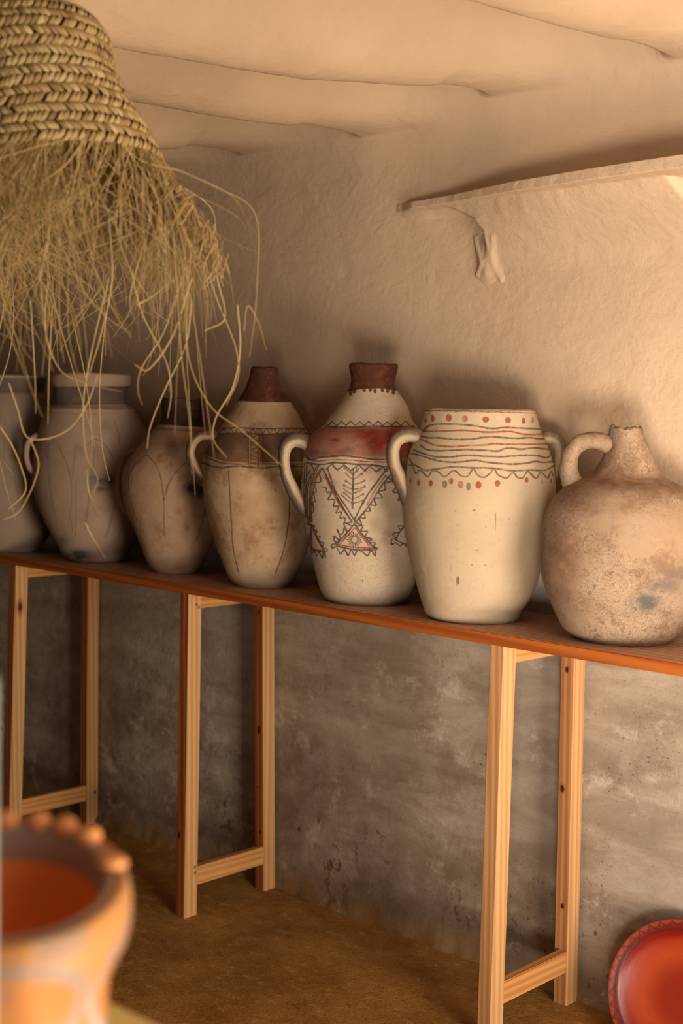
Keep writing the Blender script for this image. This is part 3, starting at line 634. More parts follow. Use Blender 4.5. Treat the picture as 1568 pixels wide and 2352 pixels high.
# --- jar with brown conical neck
m3 = mat_clay('brown_necked_cream', (0.396, 0.267, 0.155), (0.499, 0.361, 0.224), (0.232, 0.112, 0.047), dark=(.045, .02, .015), red=(.12, .03, .015), neck=(.065, .022, .010), stainlo=.46, mott=8)
p = Paint(440, 830, 760, 1370, 2.5)
p.band(NECK, [(440, 830), (760, 830)], [(440, 922), (546, 921), (600, 924), (670, 924), (760, 923)])
p.band(NECK, [(440, 996), (505, 997), (560, 996), (700, 997), (760, 996)], [(440, 1042), (475, 1046), (520, 1062), (580, 1063), (640, 1061), (760, 1060)], .75)
p.gain = 1.2
for x0, x1 in ((572, 597),): p.L[NECK][int((997 - 830) * 2.5):int((1062 - 830) * 2.5), int((x0 - 440) * 2.5):int((x1 - 440) * 2.5)] = .05
for L, w in (([(300, 515), (420, 512), (560, 518), (700, 515), (870, 520)], 2.4), ([(290, 550), (430, 545), (560, 553), (700, 548), (870, 548)], 2.4), ([(175, 690), (240, 715), (300, 735), (400, 745), (540, 742), (680, 745), (900, 742)], 2.4), ([(172, 735), (290, 768), (400, 757), (560, 770), (700, 758), (900, 762)], 3)): p.line(DARK, Z4(L), w)
zz = [(505 + i * 8.2, 984 if i % 2 else 996) for i in range(26)]; p.line(DARK, zz, 1.6, .8, smooth=False)
for xx in (495, 545, 548, 573, 480): p.line(DARK, Z4([(xx, 545), (xx - 4, 760)]), 1.8, .8)
lad = [(488 if i % 2 else 545, 560 + i * 18) for i in range(10)]; p.line(DARK, Z4(lad), 1.6, .8, smooth=False)
lad = [(488 if i % 2 == 0 else 545, 562 + i * 24) for i in range(8)]; p.line(DARK, Z4(lad), 1.4, .7, smooth=False)
for L in ([(350, 780), (358, 950), (368, 1120), (378, 1280), (412, 1440)], [(742, 940), (736, 1100), (705, 1290), (650, 1450)]): p.line(RED, Z4(L), 2.0, .85); p.line(DARK, Z4(L), 1.0, .6)
p.line(DARK, Z4([(198, 760), (205, 900), (215, 1010)]), 1.2, .4)
p.dot(RED, 628, 1213, 7, 3, .6, 1.5); p.dot(DARK, 632, 1126, 2.2, 3.4, .6)
J3 = jar((-1.389, -.163), [(846, 576, 640), (852, 575, 641), (871, 571, 643), (896, 561, 651), (923, 543, 670), (950, 526, 686), (975, 512, 698), (990, 503, 707), (1010, 489, 722), (1035, 473, 738), (1068, 463, 747), (1104, 464, 746), (1157, 470, 739), (1211, 483, 722), (1257, 497, 706), (1300, 514, 688), (1330, 528, 676), (1345, 540, 664), (1351, 558, 648)], m3, p,
        'tan jar with slender brown conical neck, lattice band and thin vertical lines', neck_rows=923, rimwob=.002, seed=3, rows=420, cols=440)
m3h = mat_clay('worn_brown_handle', (0.320, 0.216, 0.136), (0.368, 0.264, 0.176), (0.176, 0.096, 0.048), dark=(.05, .03, .02), stainlo=.45)
handle(J3, [(514, 1006), (488, 1000), (460, 1001), (442, 1018), (437, 1044), (447, 1072), (466, 1096), (490, 1116)], [.015, .0135, .0125, .0115, .0115, .013, .012], m3h, -.01, 1.5, True)

# --- jar with short black neck
m2 = mat_clay('pinkish_incised_clay', (0.352, 0.229, 0.145), (0.440, 0.299, 0.202), (0.211, 0.097, 0.044), dark=(.05, .02, .012), red=(.2, .05, .02), neck=(.018, .010, .010), soot=(.035, .02, .012), stainlo=.52, mott=7)
Z3 = lambda L: [(a / 3.136, 820 + b / 3.136) for a, b in L]
p = Paint(260, 900, 570, 1340, 2.5)
p.band(NECK, [(260, 900), (570, 900)], [(360, 975), (400, 977), (440, 980), (470, 981), (570, 980)], .95)
p.line(NECK, [(355, 985), (420, 988), (480, 990)], 5, .5)
for L, w in (([(925, 960), (930, 850), (975, 770), (1020, 722), (1062, 706)], 1.6), ([(1062, 706), (1120, 775), (1155, 860), (1172, 960), (1178, 1040), (1180, 1150), (1184, 1285)], 2.0), ([(1072, 716), (1130, 790), (1160, 900), (1172, 1000)], 1.2), ([(1180, 1030), (1205, 930), (1240, 865), (1290, 805), (1350, 750)], 2.0), ([(1185, 1000), (1215, 915), (1240, 880)], 1.4), ([(920, 820), (925, 920), (935, 1000), (960, 1100), (985, 1180)], 1.4), ([(1475, 1110), (1450, 1210), (1420, 1310)], 1.8), ([(1052, 560), (1058, 700)], .8)): p.line(DARK, Z3(L), w, .8)
for i in range(14):
    y = 745 + i * 19; x = 1225 - i * 2.4; w = 34 - i * 1.2
    p.line(DARK, Z3([(x - w, y - 14), (x, y)]), 1.0, .6, smooth=False); p.line(DARK, Z3([(x, y), (x + w * .8, y - 22)]), 1.0, .6, smooth=False)
for x, y, rx, ry, a in ((1430, 860, 60, 50, .6), (1390, 940, 80, 60, .8), (1440, 970, 40, 60, .8), (1330, 870, 40, 40, .4), (1340, 1230, 30, 60, .35), (1310, 1520, 50, 30, .3), (1270, 640, 60, 60, .3)):
    xx, yy = Z3([(x, y)])[0]; p.dot(SOOT, xx, yy, rx / 3.1, ry / 3.1, a, 1.5)
J2 = jar((-1.751, -.16), [(919, 370, 466), (923, 370, 466), (940, 370, 464), (957, 370, 464), (970, 367, 466), (979, 360, 472), (990, 350, 482), (1005, 337, 494), (1024, 321, 510), (1043, 306, 522), (1075, 286, 536), (1101, 280, 540), (1132, 281, 537), (1174, 291, 525), (1209, 305, 509), (1250, 322, 488), (1282, 335, 472), (1302, 344, 460), (1313, 352, 452), (1318, 368, 436)], m2, p,
        'pinkish brown jar with short black neck and thin incised pointed arches', neck_rows=980, rimwob=.004, seed=2, rows=380, cols=400)

# --- broad-necked jar, clay colour greyed to stand in for the corner haze
m1 = mat_clay('greyish_pink_clay', (0.340, 0.246, 0.178), (0.399, 0.297, 0.221), (0.272, 0.170, 0.111), dark=(.08, .05, .04), neck=(.055, .04, .035), soot=(.07, .075, .065), stainlo=.55, mott=6)
p = Paint(60, 850, 380, 1300, 2.0)
p.band(NECK, [(60, 850), (380, 850)], [(60, 889), (380, 890)], .0)
p.band(NECK, [(60, 889), (290, 887), (380, 889)], [(60, 931), (290, 929), (380, 931)], .8)
p.line(DARK, [(110, 888), (200, 889), (297, 888)], 2, .6); p.line(DARK, [(110, 932), (200, 933), (300, 932)], 2, .5); p.line(DARK, [(100, 948), (200, 950), (315, 947)], 2, .35)
for L, w in (([(620, 640), (685, 592), (760, 640), (810, 720), (845, 830)], 2), ([(655, 620), (652, 760), (650, 900), (625, 1100), (615, 1190)], 1.6), ([(672, 615), (665, 800), (640, 1000), (622, 1120)], 1.2), ([(690, 610), (675, 800), (648, 1000), (615, 1240)], 1.6), ([(706, 622), (700, 760), (690, 840)], 1.2),
             ([(415, 640), (450, 700), (490, 800), (512, 900), (515, 1050), (505, 1150), (525, 1255)], 1.5), ([(430, 650), (480, 770), (520, 880)], 1.0), ([(545, 640), (520, 880)], 1.2), ([(545, 900), (546, 1100), (543, 1290)], 1.4), ([(335, 620), (345, 800), (355, 950), (385, 1110)], 1.3), ([(350, 620), (362, 850), (372, 1000), (400, 1150)], 1.2), ([(822, 1040), (795, 1180), (750, 1300)], 2), ([(835, 1060), (800, 1200), (765, 1300)], 1.4), ([(905, 1150), (870, 1250), (830, 1340)], 1.6), ([(820, 460), (850, 540), (860, 640)], 2)): p.line(DARK, Z3(L), w, .65)
for x, y, rx, ry, a in ((740, 890, 95, 42, .85), (730, 945, 60, 30, .6), (560, 1430, 90, 45, .9), (450, 1330, 60, 50, .4), (760, 500, 50, 50, .25)):
    xx, yy = Z3([(x, y)])[0]; p.dot(SOOT, xx, yy, rx / 3.1, ry / 3.1, a, 1.5)
J1 = jar((-2.122, -.162), [(860, 117, 298), (866, 115, 299), (880, 116, 299), (886, 119, 297), (892, 121, 292), (910, 122, 290), (926, 121, 291), (933, 116, 298), (940, 107, 310), (947, 105, 313), (956, 102, 318), (975, 96, 328), (1000, 90, 340), (1050, 82, 354), (1107, 79, 357), (1150, 87, 351), (1190, 102, 336), (1230, 122, 316), (1260, 138, 301), (1280, 149, 289), (1290, 160, 278), (1293, 178, 262)], m1, p,
        'greyish broad-necked jar with incised arches and two small loop handles', neck_rows=932, rimwob=.002, seed=1, rows=360, cols=380, inner=.12)
handle(J1, [(100, 1005), (82, 1003), (66, 1015), (60, 1040), (66, 1070), (85, 1090)], [.012, .010, .009, .009, .010, .011], m1, -.02, 1.4)
handle(J1, [(318, 1045), (298, 1040), (282, 1050), (272, 1085), (270, 1130), (282, 1160), (300, 1180)], [.011, .009, .009, .009, .010, .012, .010], m1, 0, 1.4, deps=[-.11, -.13, -.15, -.165, -.165, -.155, -.12])

# --- last jar, cut by the left edge; haze painted in as greyer clay
m0 = mat_clay('hazed_grey_clay', (0.289, 0.221, 0.170), (0.340, 0.264, 0.204), (0.221, 0.153, 0.111), dark=(.08, .05, .04), neck=(.06, .05, .05), stainlo=.55)
p = Paint(-120, 850, 180, 1300, 1.5)
p.band(NECK, [(-120, 868), (180, 868)], [(-120, 902), (180, 902)], .7)
for x in (12, 30): p.line(DARK, [(x, 960), (x - 2, 1050), (x + 12, 1150)], 1.4, .4)
jar((-2.459, -.168), [(864, -62, 106), (870, -62, 106), (886, -58, 103), (900, -58, 103), (908, -64, 110), (930, -76, 120), (970, -92, 136), (1030, -108, 152), (1090, -110, 153), (1150, -98, 142), (1200, -80, 124), (1240, -60, 104), (1262, -46, 90), (1270, -30, 74)], m0, p,
    'haze-greyed jar at the far left end of the row, cut by the picture edge', neck_rows=904, seed=9, rows=260, cols=300, inner=.12)

# ---------------------------------------------------------------- red plate leaning at the wall
def mat_plate():
    t = NT('red_glazed_plate'); c = t.coord()
    sep = t.n('SeparateXYZ'); t.l(c, sep.inputs[0])
    r = t.math('SQRT', t.math('ADD', t.math('POWER', sep.outputs[0], 2), t.math('POWER', sep.outputs[1], 2)))
    n1 = t.noise(c, 22, 5, .65, .5); n2 = t.noise(c, 120, 3, .6)
    rr = t.math('ADD', t.math('DIVIDE', r, .163), t.math('MULTIPLY', t.math('SUBTRACT', n1, .5), .10))
    col = t.ramp(rr, [(0, (.24, .02, .004)), (.30, (.27, .022, .005)), (.55, (.40, .055, .009)), (.70, (.34, .035, .006)), (.80, (.20, .006, .003)), (.92, (.17, .005, .002)), (.95, (.25, .04, .012)), (1, (.27, .05, .018))])
    col = t.mix(t.math('MULTIPLY', t.smooth(n2, .58, .72), .35), col, (.22, .02, .01))
    col = t.mix(t.attr('paint').outputs['Fac'], col, (.06, .015, .012))
    return t.done(col, .36, t.bump(n1, .25, .003), .5)
m_plate = mat_plate()
rp = .163
prof = [(0.0, .0), (.03, .001), (.07, .003), (.10, .007), (.125, .014), (.138, .021), (.141, .0235), (.150, .026), (.158, .0285), (.1625, .029), (.1635, .026), (.160, .022), (.145, .016), (.125, .007), (.10, .0), (.05, -.006), (0.0, -.006)]
Q = catmull(np.array(prof), 170); nth = 520; th = np.linspace(0, 2 * np.pi, nth, endpoint=False)
V = np.stack([Q[:, :1] * np.cos(th), Q[:, :1] * np.sin(th), Q[:, 1:] + 0 * th[None]], -1)
rad = Q[:, 0][:, None] + 0 * th[None]; front = (np.arange(170) < 118)[:, None]
tri = np.abs(((th[None] * 38 / (2 * np.pi) * 1.0) % 1) * 2 - 1)       # zigzag on the rim
zr = .1445 + tri * .014; line = 1 - smoothstep(.0012, .0026, np.abs(rad - zr) * .75)
ringl = 1 - smoothstep(.0012, .0028, np.abs(rad - .1415)); ring2 = 1 - smoothstep(.0008, .003, np.abs(rad - .1625))
pm = np.clip(np.maximum(np.maximum(line, ringl), ring2 * .7), 0, 1) * front * .92
plate = mesh_np('plate', V.reshape(-1, 3), grid_faces(170, nth, True), m_plate, attrs={'paint': ('FLOAT', pm)})
ctr = CO + ray(1571, 2291) * ((hit(1571, 2291, 1, -.035) - CO) @ CD)
plate.location = ctr
nrm = Vector((math.sin(math.radians(9)) * .95, -math.cos(math.radians(9)) * .95, .26)).normalized()
plate.rotation_euler = nrm.to_track_quat('Z', 'Y').to_euler()
tag(plate, 'glossy red clay plate with a zigzag rim leaning against the wall on the floor', 'plate')

# ---------------------------------------------------------------- woven straw shade with frayed fringe
def mat_straw(name, a, b, c3):
    t = NT(name); c = t.coord(); n = t.noise(c, 60, 3, .6); k = t.attr('tone')
    col = t.ramp(t.math('ADD', t.math('MULTIPLY', k.outputs['Fac'], .75), t.math('MULTIPLY', n, .25)), [(.1, a), (.5, b), (.9, c3)])
    return t.done(col, .7, None, .25)
m_straw = mat_straw('palm_straw', (.23, .145, .06), (.38, .27, .12), (.52, .41, .21))
m_fring = mat_straw('frayed_straw', (.32, .17, .06), (.43, .31, .14), (.55, .44, .23))
HC = CO + ray(72, 200) * 2.2
axis = np.array([.0, 0, -1.0]); vh, rh = frame_at(HC)
kpx = 2.2 / CF
axis = -CU * 1.0 + CR * .15; axis /= np.linalg.norm(axis)
ex = rh - (rh @ axis) * axis; ex /= np.linalg.norm(ex); ey = np.cross(axis, ex)
# radius by pixel row of the silhouette (converted to metres along the axis from HC)
srow = np.array([30, 44, 60, 110, 190, 240, 300, 345, 400, 460]); srad = np.array([66, 119, 153, 184, 192, 208, 225, 241, 262, 300])
def cone(s_px, th, dr=0):
    R = np.interp(s_px, srow, srad) * kpx + dr; s = (s_px - 200) * kpx
    # hand-made unevenness, rim lifted on the right
    R = R * (1 + .02 * np.sin(th * 3 + s_px * .02)); s = s + 0 * R
    return HC + axis * np.asarray(s)[..., None] + ex * (R * np.cos(th))[..., None] + ey * (R * np.sin(th))[..., None]
hat = empty('straw_lampshade', HC); tag(hat, 'hanging woven palm-straw shade with long frayed strands, upper left foreground', 'lampshade')
VV = []; FF = []; TT = []; off = 0
def add_strip(P, Wd, tone, k=6, thick=.35):
    """flat tapered leaf along points P (n,3), half width array, with normals from centre"""
    global off
    n = len(P); T = np.gradient(P, axis=0); T /= np.linalg.norm(T, axis=1)[:, None] + 1e-9
    cen = HC + axis * ((P - HC) @ axis)[:, None]; N = P - cen; N /= np.linalg.norm(N, axis=1)[:, None] + 1e-9
    B = np.cross(T, N); B /= np.linalg.norm(B, axis=1)[:, None] + 1e-9; N = np.cross(B, T)
    a = np.linspace(0, 2 * np.pi, k, endpoint=False)
    V = P[:, None] + Wd[:, None, None] * (np.cos(a)[None, :, None] * B[:, None] + thick * np.sin(a)[None, :, None] * N[:, None])
    VV.append(V.reshape(-1, 3) - HC); FF.append(grid_faces(n, k, True, off)); TT.append(np.full(n * k, tone)); off += n * k
bands = 8; b0, b1 = 40, 404; bh = (b1 - b0) / bands
for b in range(bands):
    y0 = b0 + b * bh; Rm = np.interp(y0 + bh / 2, srow, srad) * kpx
    nleaf = int(2 * np.pi * Rm / .0092)
    for half in (0, 1):
        for i in range(nleaf):
            t0 = i / nleaf * 2 * np.pi + b * .4 + rng.normal(0, .012); tt = np.linspace(0, 1, 9)
            yy = y0 + bh * (.5 * half + .66 * tt - .08) + rng.normal(0, .6) + 0 * tt
            sl = (.0175 / Rm) * (tt if half == 0 else (1 - tt)) * -1.0
            lift = .0055 * np.sin(np.pi * tt) + .0008 * rng.random()
            tilt = 10 * np.cos(t0 - .3)
            P = cone(yy + 3 * np.sin(t0 * 2 + 1) , t0 + sl, lift)
            add_strip(P, .0040 * (.55 + .45 * np.sin(np.pi * tt)) * (1 + .25 * rng.random()), np.clip(rng.normal(.5, .28), 0, 1), thick=.28)
# rough inner lining so the weave is closed
tt = np.linspace(0, 2 * np.pi, 120, endpoint=False); ss = np.linspace(30, b1 - 4, 40)
S_, T_ = np.meshgrid(ss, tt, indexing='ij'); P = cone(S_, T_, -.004)
VV.append(P.reshape(-1, 3) - HC); FF.append(grid_faces(40, 120, True, off)); TT.append(np.full(4800, .05)); off += 4800
mesh_np('woven_shell', np.vstack(VV), np.vstack(FF), m_straw, hat, attrs={'tone': ('FLOAT', np.concatenate(TT))})
# top knot lid
VV = []; FF = []; TT = []; off = 0
for i in range(90):
    a = i / 90 * 2 * np.pi; t = np.linspace(0, 1, 8); P = cone(44 - 16 * t, a + .5 * t, 0); cen = HC + axis * ((30 - 200) * kpx)
    P = P * (1 - t[:, None] * .98) + cen * (t[:, None] * .98) - axis * (.012 * np.sin(t * 1.57))[:, None]
    add_strip(P, .0042 * (1 - .6 * t), np.clip(rng.normal(.5, .2), 0, 1))
mesh_np('crown', np.vstack(VV), np.vstack(FF), m_straw, hat, attrs={'tone': ('FLOAT', np.concatenate(TT))})
# frayed strands
VV = []; FF = []; TT = []; off = 0
down = np.array([0, 0, -1.0])
def strand(th, s0, L, flare, droop, w, curl, tone, n=26, side=0.):
    """starts on the rim at angle th, goes outward along the cone then falls with a curl"""
    P = [cone(np.array(s0), np.array(th), .002)]; rad = ex * np.cos(th) + ey * np.sin(th); tan = -ex * np.sin(th) + ey * np.cos(th)
    dirv = axis * .7 + rad * flare + tan * (side + rng.normal(0, .3)); dirv /= np.linalg.norm(dirv)
    ax = rng.normal(0, 1, 3); ax /= np.linalg.norm(ax); k0 = rng.normal(0, 1) * curl; k1 = rng.normal(0, 1) * curl; st = L / n; lim = rng.normal(.245, .04)
    for i in range(n):
        f = i / n
        dirv = dirv + down * droop * st * 26 * (1 - f * .7)
        dirv = dirv + np.cross(ax, dirv) * (k0 * (1 - f) + k1 * f * 1.4) * st * 6 + rng.normal(0, .012, 3)
        out_ = (P[-1] - HC) @ rh - lim
        if out_ > 0: dirv = dirv - rh * min(.45, out_ * 6) * max(0, dirv @ rh) - rh * min(.15, out_) + down * min(.5, out_ * 5)
        dirv[2] = min(dirv[2], -.15 if f < .2 else -.4); dirv /= np.linalg.norm(dirv); P.append(P[-1] + dirv * st)
    P = np.array(P); Wd = w * (1 - np.linspace(0, 1, len(P))**3 * .7)
    add_strip(P, Wd, tone, k=4, thick=.7)
tn = lambda m=.5: np.clip(rng.normal(m, .22), 0, 1)
for i in range(330):                                            # short thick skirt under the weave
    th = rng.random() * 2 * np.pi
    strand(th, rng.uniform(378, 408), rng.uniform(.09, .25), rng.uniform(.05, .40), rng.uniform(.10, .20), rng.uniform(.0009, .0017), .9, tn(), side=.5)
for i in range(420):                                            # thick lock on the right and the left-hand mass
    R_ = rng.random() < .42; th = rng.normal(-.05, .28) if R_ else rng.normal(2.2, .6)
    strand(th, rng.uniform(385, 410), rng.uniform(.14, .32) if R_ else rng.uniform(.18, .38), rng.uniform(.0, .25) if R_ else rng.uniform(.1, .45), rng.uniform(.18, .34), rng.uniform(.0006, .0012), 1.3, tn(), side=.1)
for i in range(130):
    th = rng.random() * 2 * np.pi
    strand(th, rng.uniform(385, 410), rng.uniform(.2, .36), rng.uniform(.05, .4), rng.uniform(.12, .22), rng.uniform(.0006, .0011), 2.2, tn(.55), side=.2, n=34)
for i in range(34):                                             # long loose curls
    th = rng.random() * 2 * np.pi
    strand(th, rng.uniform(385, 410), rng.uniform(.40, .56), rng.uniform(.05, .35), rng.uniform(.13, .22), rng.uniform(.0009, .0014), 1.6, tn(.6), n=46)
def traced(pts, w=.0012, tone=.6, dep=2.16):
    P = np.array([CO + ray(a, b) * dep for a, b in catmull(np.array(pts, float), 50)]); P = P + vh * (np.sin(np.linspace(0, 3.1, 50)) * .03)[:, None]
    add_strip(P, w * (1 - np.linspace(0, 1, 50)**4 * .6), tone, k=5, thick=.8)
# the few strands that stand clear of the rest
for pts in ([(440, 560), (432, 700), (440, 830), (490, 935), (560, 990), (640, 1062), (664, 1082)], [(545, 700), (556, 800), (540, 890), (500, 960), (492, 1010), (520, 1050)], [(470, 600), (500, 680), (545, 790), (552, 860), (520, 930)],
            [(250, 640), (215, 790), (195, 900), (192, 960), (200, 1050), (225, 1100), (215, 1130)], [(20, 880), (40, 940), (62, 1005), (110, 1008), (160, 985), (200, 930), (225, 860)], [(225, 1185), (205, 1130), (200, 1080), (240, 1290)][:3], [(195, 1200), (215, 1240), (243, 1285)],
            [(70, 1010), (88, 1060), (85, 1090), (66, 1140), (40, 1180), (5, 1195)], [(0, 980), (25, 1020), (50, 1080), (58, 1130), (20, 1170)], [(430, 600), (380, 760), (325, 850), (318, 900), (327, 930)], [(440, 640), (400, 770), (340, 850), (310, 838)],
            [(560, 760), (575, 700), (600, 740), (612, 805)], [(300, 620), (330, 720), (385, 830), (395, 900), (385, 960)], [(440, 690), (430, 790), (380, 900), (345, 985), (338, 1030)], [(110, 640), (105, 760), (140, 850), (200, 880), (280, 900)], [(250, 500), (260, 640), (235, 760), (205, 860)], [(480, 560), (505, 640), (520, 730), (470, 760)],
            [(330, 560), (310, 640), (300, 700), (315, 745)], [(400, 640), (350, 680), (320, 700), (370, 735)], [(120, 700), (112, 880), (110, 975)], [(70, 690), (80, 860), (82, 950)]):
    traced(pts, rng.uniform(.0010, .0015), tn(.65), 2.16 + rng.normal(0, .03))
fr = mesh_np('fringe', np.vstack(VV), np.vstack(FF), m_fring, hat, attrs={'tone': ('FLOAT', np.concatenate(TT))}); fr['kind'] = 'stuff'
# second braided edge seen hanging on the right under the shell
VV = []; FF = []; TT = []; off = 0
for i in range(260):
    u = rng.random(); t = np.linspace(0, 1, 10)
    base = catmull(np.array([(326, 345), (352, 385), (392, 430), (440, 478), (478, 530), (505, 600)]), 60)[int(u * 59)]
    ang = rng.uniform(-1, 1); q = np.stack([base[0] + t * rng.uniform(-50, 22) + rng.normal(0, 10), base[1] + t * rng.uniform(20, 70) + rng.normal(0, 9)], -1)
    dep = 2.2 - .02 + rng.normal(0, .02)
    P = np.array([CO + ray(a, b) * dep for a, b in q]); P += vh * (np.sin(t * 3) * rng.normal(0, .01))[:, None]
    add_strip(P, np.full(10, rng.uniform(.0008, .0018)), np.clip(rng.normal(.4, .2), 0, 1), k=4, thick=.6)
o = mesh_np('frayed_edge', np.vstack(VV), np.vstack(FF), m_fring, hat, attrs={'tone': ('FLOAT', np.concatenate(TT))}); o['kind'] = 'stuff'
# cord up to the ceiling
V, F, _ = tube('cord', np.array([(HC + axis * ((24 - 200) * kpx)), (HC + axis * ((5 - 200) * kpx) - rh * .05), (HC[0] - rh[0] * .16, HC[1] - rh[1] * .16, 2.16)]) - HC, .003, m_straw, n=20, k=8)
mesh_np('cord', V[:160], F, m_straw, hat, attrs={'tone': ('FLOAT', np.full(160, .3))})

# ---------------------------------------------------------------- near pot on a stand, out of focus
PC = CO + ray(20, 2024) * .95; kp = .95 / CF
m_out = mat_clay('cream_orange_glaze', (.50, .24, .085), (.56, .30, .12), (.42, .17, .05), neck=(.26, .23, .24), red=(.62, .20, .06), stainlo=.6, mott=5, wear=.1, rough=.45)
def mat_simple(name, col, rough=.5, spec=.4, n=20, var=.15):
    t = NT(name); f = t.noise(t.coord(), n, 4, .6)
    return t.done(t.mix(f, tuple(c * (1 - var) for c in col), tuple(min(1, c * (1 + var)) for c in col)), rough, None, spec)
m_in = mat_simple('terracotta_inside', (.80, .26, .07), .55)
m_grey = mat_simple('blue_grey_glaze', (.34, .24, .20), .45)
m_bead = mat_simple('orange_bead_clay', (.85, .38, .15), .5)
pot = empty('glazed_pot', (PC[0], PC[1], .0)); 
tag(pot, 'orange and cream glazed pot with beaded rim, out of focus at lower left', 'pot')
up = np.array([0, 0, 1.0]); tiltv = up + (CO - PC) / np.linalg.norm(CO - PC) * .20; tiltv /= np.linalg.norm(tiltv)
pvh, prh = frame_at(PC)
OFP = np.array([PC[0], PC[1], 0])
def revolve(prof, tilt_top, ncols=160, rows=120):
    """prof: (z_offset_from_rim, radius) ; upper part follows the tilted rim plane"""
    Q = catmull(np.array(prof, float), rows); th = np.linspace(0, 2 * np.pi, ncols, endpoint=False)
    f = np.clip(1 + Q[:, 0] / .10, 0, 1)[:, None]        # 1 at the rim -> 0 lower down
    X = Q[:, 1][:, None] * np.cos(th); Yv = Q[:, 1][:, None] * np.sin(th)
    dz = -Yv * tilt_top * f * -1
    V = PC + X[..., None] * prh + (-Yv)[..., None] * pvh * -1 + (Q[:, 0][:, None] - 0 * X)[..., None] * up
    V = V + ((-( (V - PC) @ -pvh)) * tilt_top * f)[..., None] * up * 1
    return V, th, Q
tt_ = .22
# z slope: the near side of the mouth sits lower than the far side
def revz(prof, ncols=160, rows=120):
    Q = catmull(np.array(prof, float), rows); th = np.linspace(0, 2 * np.pi, ncols, endpoint=False)
    f = np.clip(1 + Q[:, 0] / .12, 0, 1)[:, None]; X = Q[:, 1][:, None] * np.cos(th); D = Q[:, 1][:, None] * np.sin(th)
    V = PC + X[..., None] * prh + D[..., None] * pvh + (Q[:, 0][:, None] + D * tt_ * f)[..., None] * up
    return V, th, Q
k = kp
outer = [(.000, 232 * k), (.003, 262 * k), (-.006, 276 * k), (-.02, 280 * k), (-.035, 274 * k), (-.052, 250 * k), (-.068, 232 * k), (-.09, 226 * k), (-.11, 226 * k), (-.13, 230 * k), (-.147, 224 * k), (-.1535, 200 * k), (-.1538, 20 * k)]
V, th, Q = revz(outer, 200, 220)
fl = V.reshape(-1, 3) - OFP
paintA = np.zeros((len(Q), len(th), 4))
c_, s_ = np.cos(th)[None], np.sin(th)[None]; zr = Q[:, 0][:, None]
spot = np.sin(th * 5 + 1)[None] * np.cos(zr * 90)
paintA[..., 2] = smoothstep(.2, .5, spot) * .5 * (zr > -.045)
# arches outlined in blue-grey with an orange-yellow field on the belly
for a0 in np.linspace(-np.pi / 2, 3 * np.pi / 2, 5)[:-1]:
    da = (th - a0 + np.pi) % (2 * np.pi) - np.pi; dd = np.hypot(da[None] / .70, (zr + .060) / .045)
    paintA[..., 2] = np.maximum(paintA[..., 2], np.exp(-((dd - 1) / .12)**2) * .85)
    paintA[..., 1] = np.maximum(paintA[..., 1], np.clip((.9 - dd) * 4, 0, 1) * .25 + np.exp(-((dd - .78) / .1)**2) * .35)
mesh_np('body', fl, grid_faces(len(Q), len(th), True), m_out, pot, attrs={'paint': ('FLOAT_COLOR', paintA)})
inner = [(.000, 232 * k), (-.004, 212 * k), (-.02, 200 * k), (-.04, 190 * k), (-.06, 170 * k), (-.085, 150 * k), (-.10, 100 * k), (-.104, 10 * k)]
V, th, Q = revz(inner, 160, 100); mesh_np('interior', V.reshape(-1, 3) - OFP, grid_faces(len(Q), len(th), True), m_in, pot)
band = [(-.0005, 244 * k), (.0025, 238 * k), (.002, 222 * k), (-.004, 209 * k), (-.016, 201 * k), (-.018, 203 * k)]
V, th, Q = revz(band, 160, 30); mesh_np('rim_band', V.reshape(-1, 3) - OFP, grid_faces(len(Q), len(th), True), m_grey, pot)
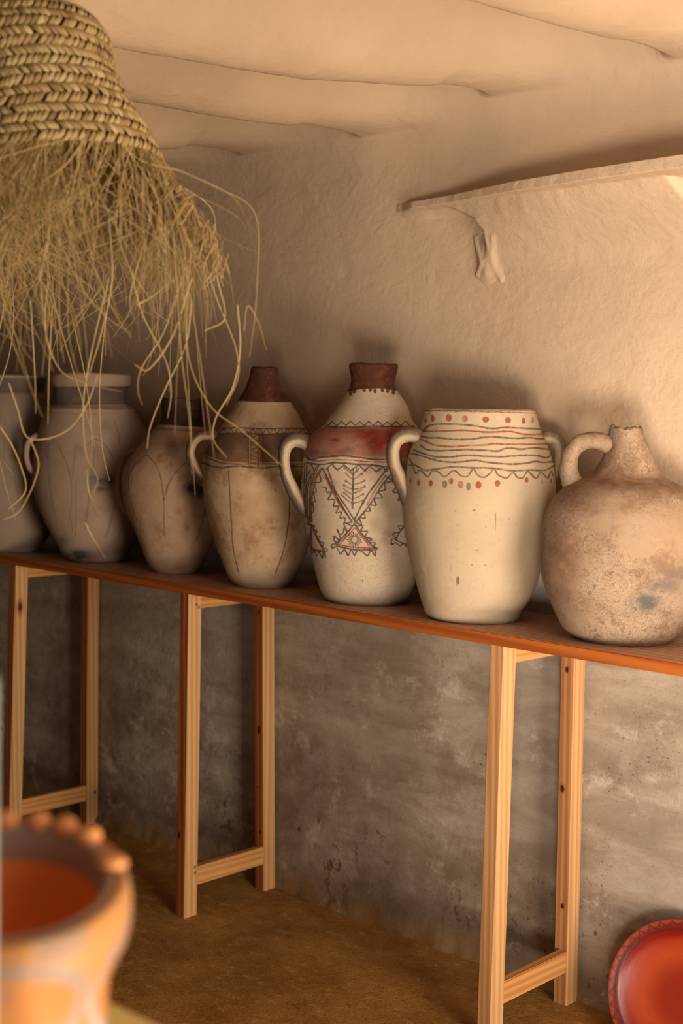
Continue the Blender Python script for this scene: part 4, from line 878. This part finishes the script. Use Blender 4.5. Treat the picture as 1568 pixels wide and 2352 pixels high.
def blob(rx, rz, n=12):
    u = np.linspace(0, np.pi, n); v = np.linspace(0, 2 * np.pi, 16, endpoint=False)
    return np.stack([rx * np.sin(u)[:, None] * np.cos(v), rx * np.sin(u)[:, None] * np.sin(v), rz * np.cos(u)[:, None] + 0 * v], -1).reshape(-1, 3), grid_faces(n, 16, True)
for a in (2.62, 2.28, 1.94, 1.60, 1.27, .97, .66, .10):
    x = math.cos(a) * 240 * k; dph = math.sin(a) * 240 * k
    P0 = PC + x * prh + dph * pvh + up * (dph * tt_ + .005) - OFP
    Bv, Bf = blob(.0092 if a > .3 else .0105, .0078 if a > .3 else .006); mesh_np('bead', Bv + P0, Bf, m_bead, pot)
# stand carrying the pot
m_cloth = mat_simple('yellow_painted_wood', (.88, .78, .32), .6)
zt = PC[2] - .154
A = hit(240, 2290, 2, zt); B = hit(372, 2352, 2, zt); e1 = B - A; e1 /= np.linalg.norm(e1); e2 = np.array([e1[1], -e1[0], 0])
if e2 @ (CO - A) < 0: e2 = -e2
SCn = A + e1 * (-.02) + e2 * .13; SCn[2] = 0
stand = empty('display_stand', SCn); tag(stand, 'yellow topped display stand under the out-of-focus pot, mostly out of frame', 'stand')
ang = math.atan2(e1[1], e1[0])
def obox(name, cx, cy, z0, z1, hx, hy, mat, parent, r=.004):
    bm = slab_box(-hx + cx, hx + cx, -hy + cy, hy + cy, z0, z1, 1, 1, r)
    return bm_obj(name, bm, mat, parent)
stand.rotation_euler = (0, 0, ang)
obox('stand_top', 0, 0, zt - .025, zt, .20, .13, m_cloth, stand)
m_dark = mat_simple('dark_stand_wood', (.16, .08, .03), .6)
for sx in (-.17, .17):
    for sy in (-.10, .10): obox('leg', sx, sy, -.002, zt - .025, .014, .014, m_dark, stand)
m_white = mat_simple('white_paint', (.62, .60, .58), .5)
WP = CO + ray(-28, 1800) * .80
wvh, wrh = frame_at(WP)
post = empty('white_post', (WP[0], WP[1], 0)); tag(post, 'thin out-of-focus white post at the extreme left edge, beside the glazed pot', 'post')
post.rotation_euler = (0, 0, math.atan2(wrh[1], wrh[0]))
obox('shaft', -.0075, 0, zt, 1.19, .012, .012, m_white, post)
#print('post in stand', (WP-SCn)@e1, (WP-SCn)@e2, 'pot', (PC-SCn)@e1, (PC-SCn)@e2)
SC.render.film_transparent = False
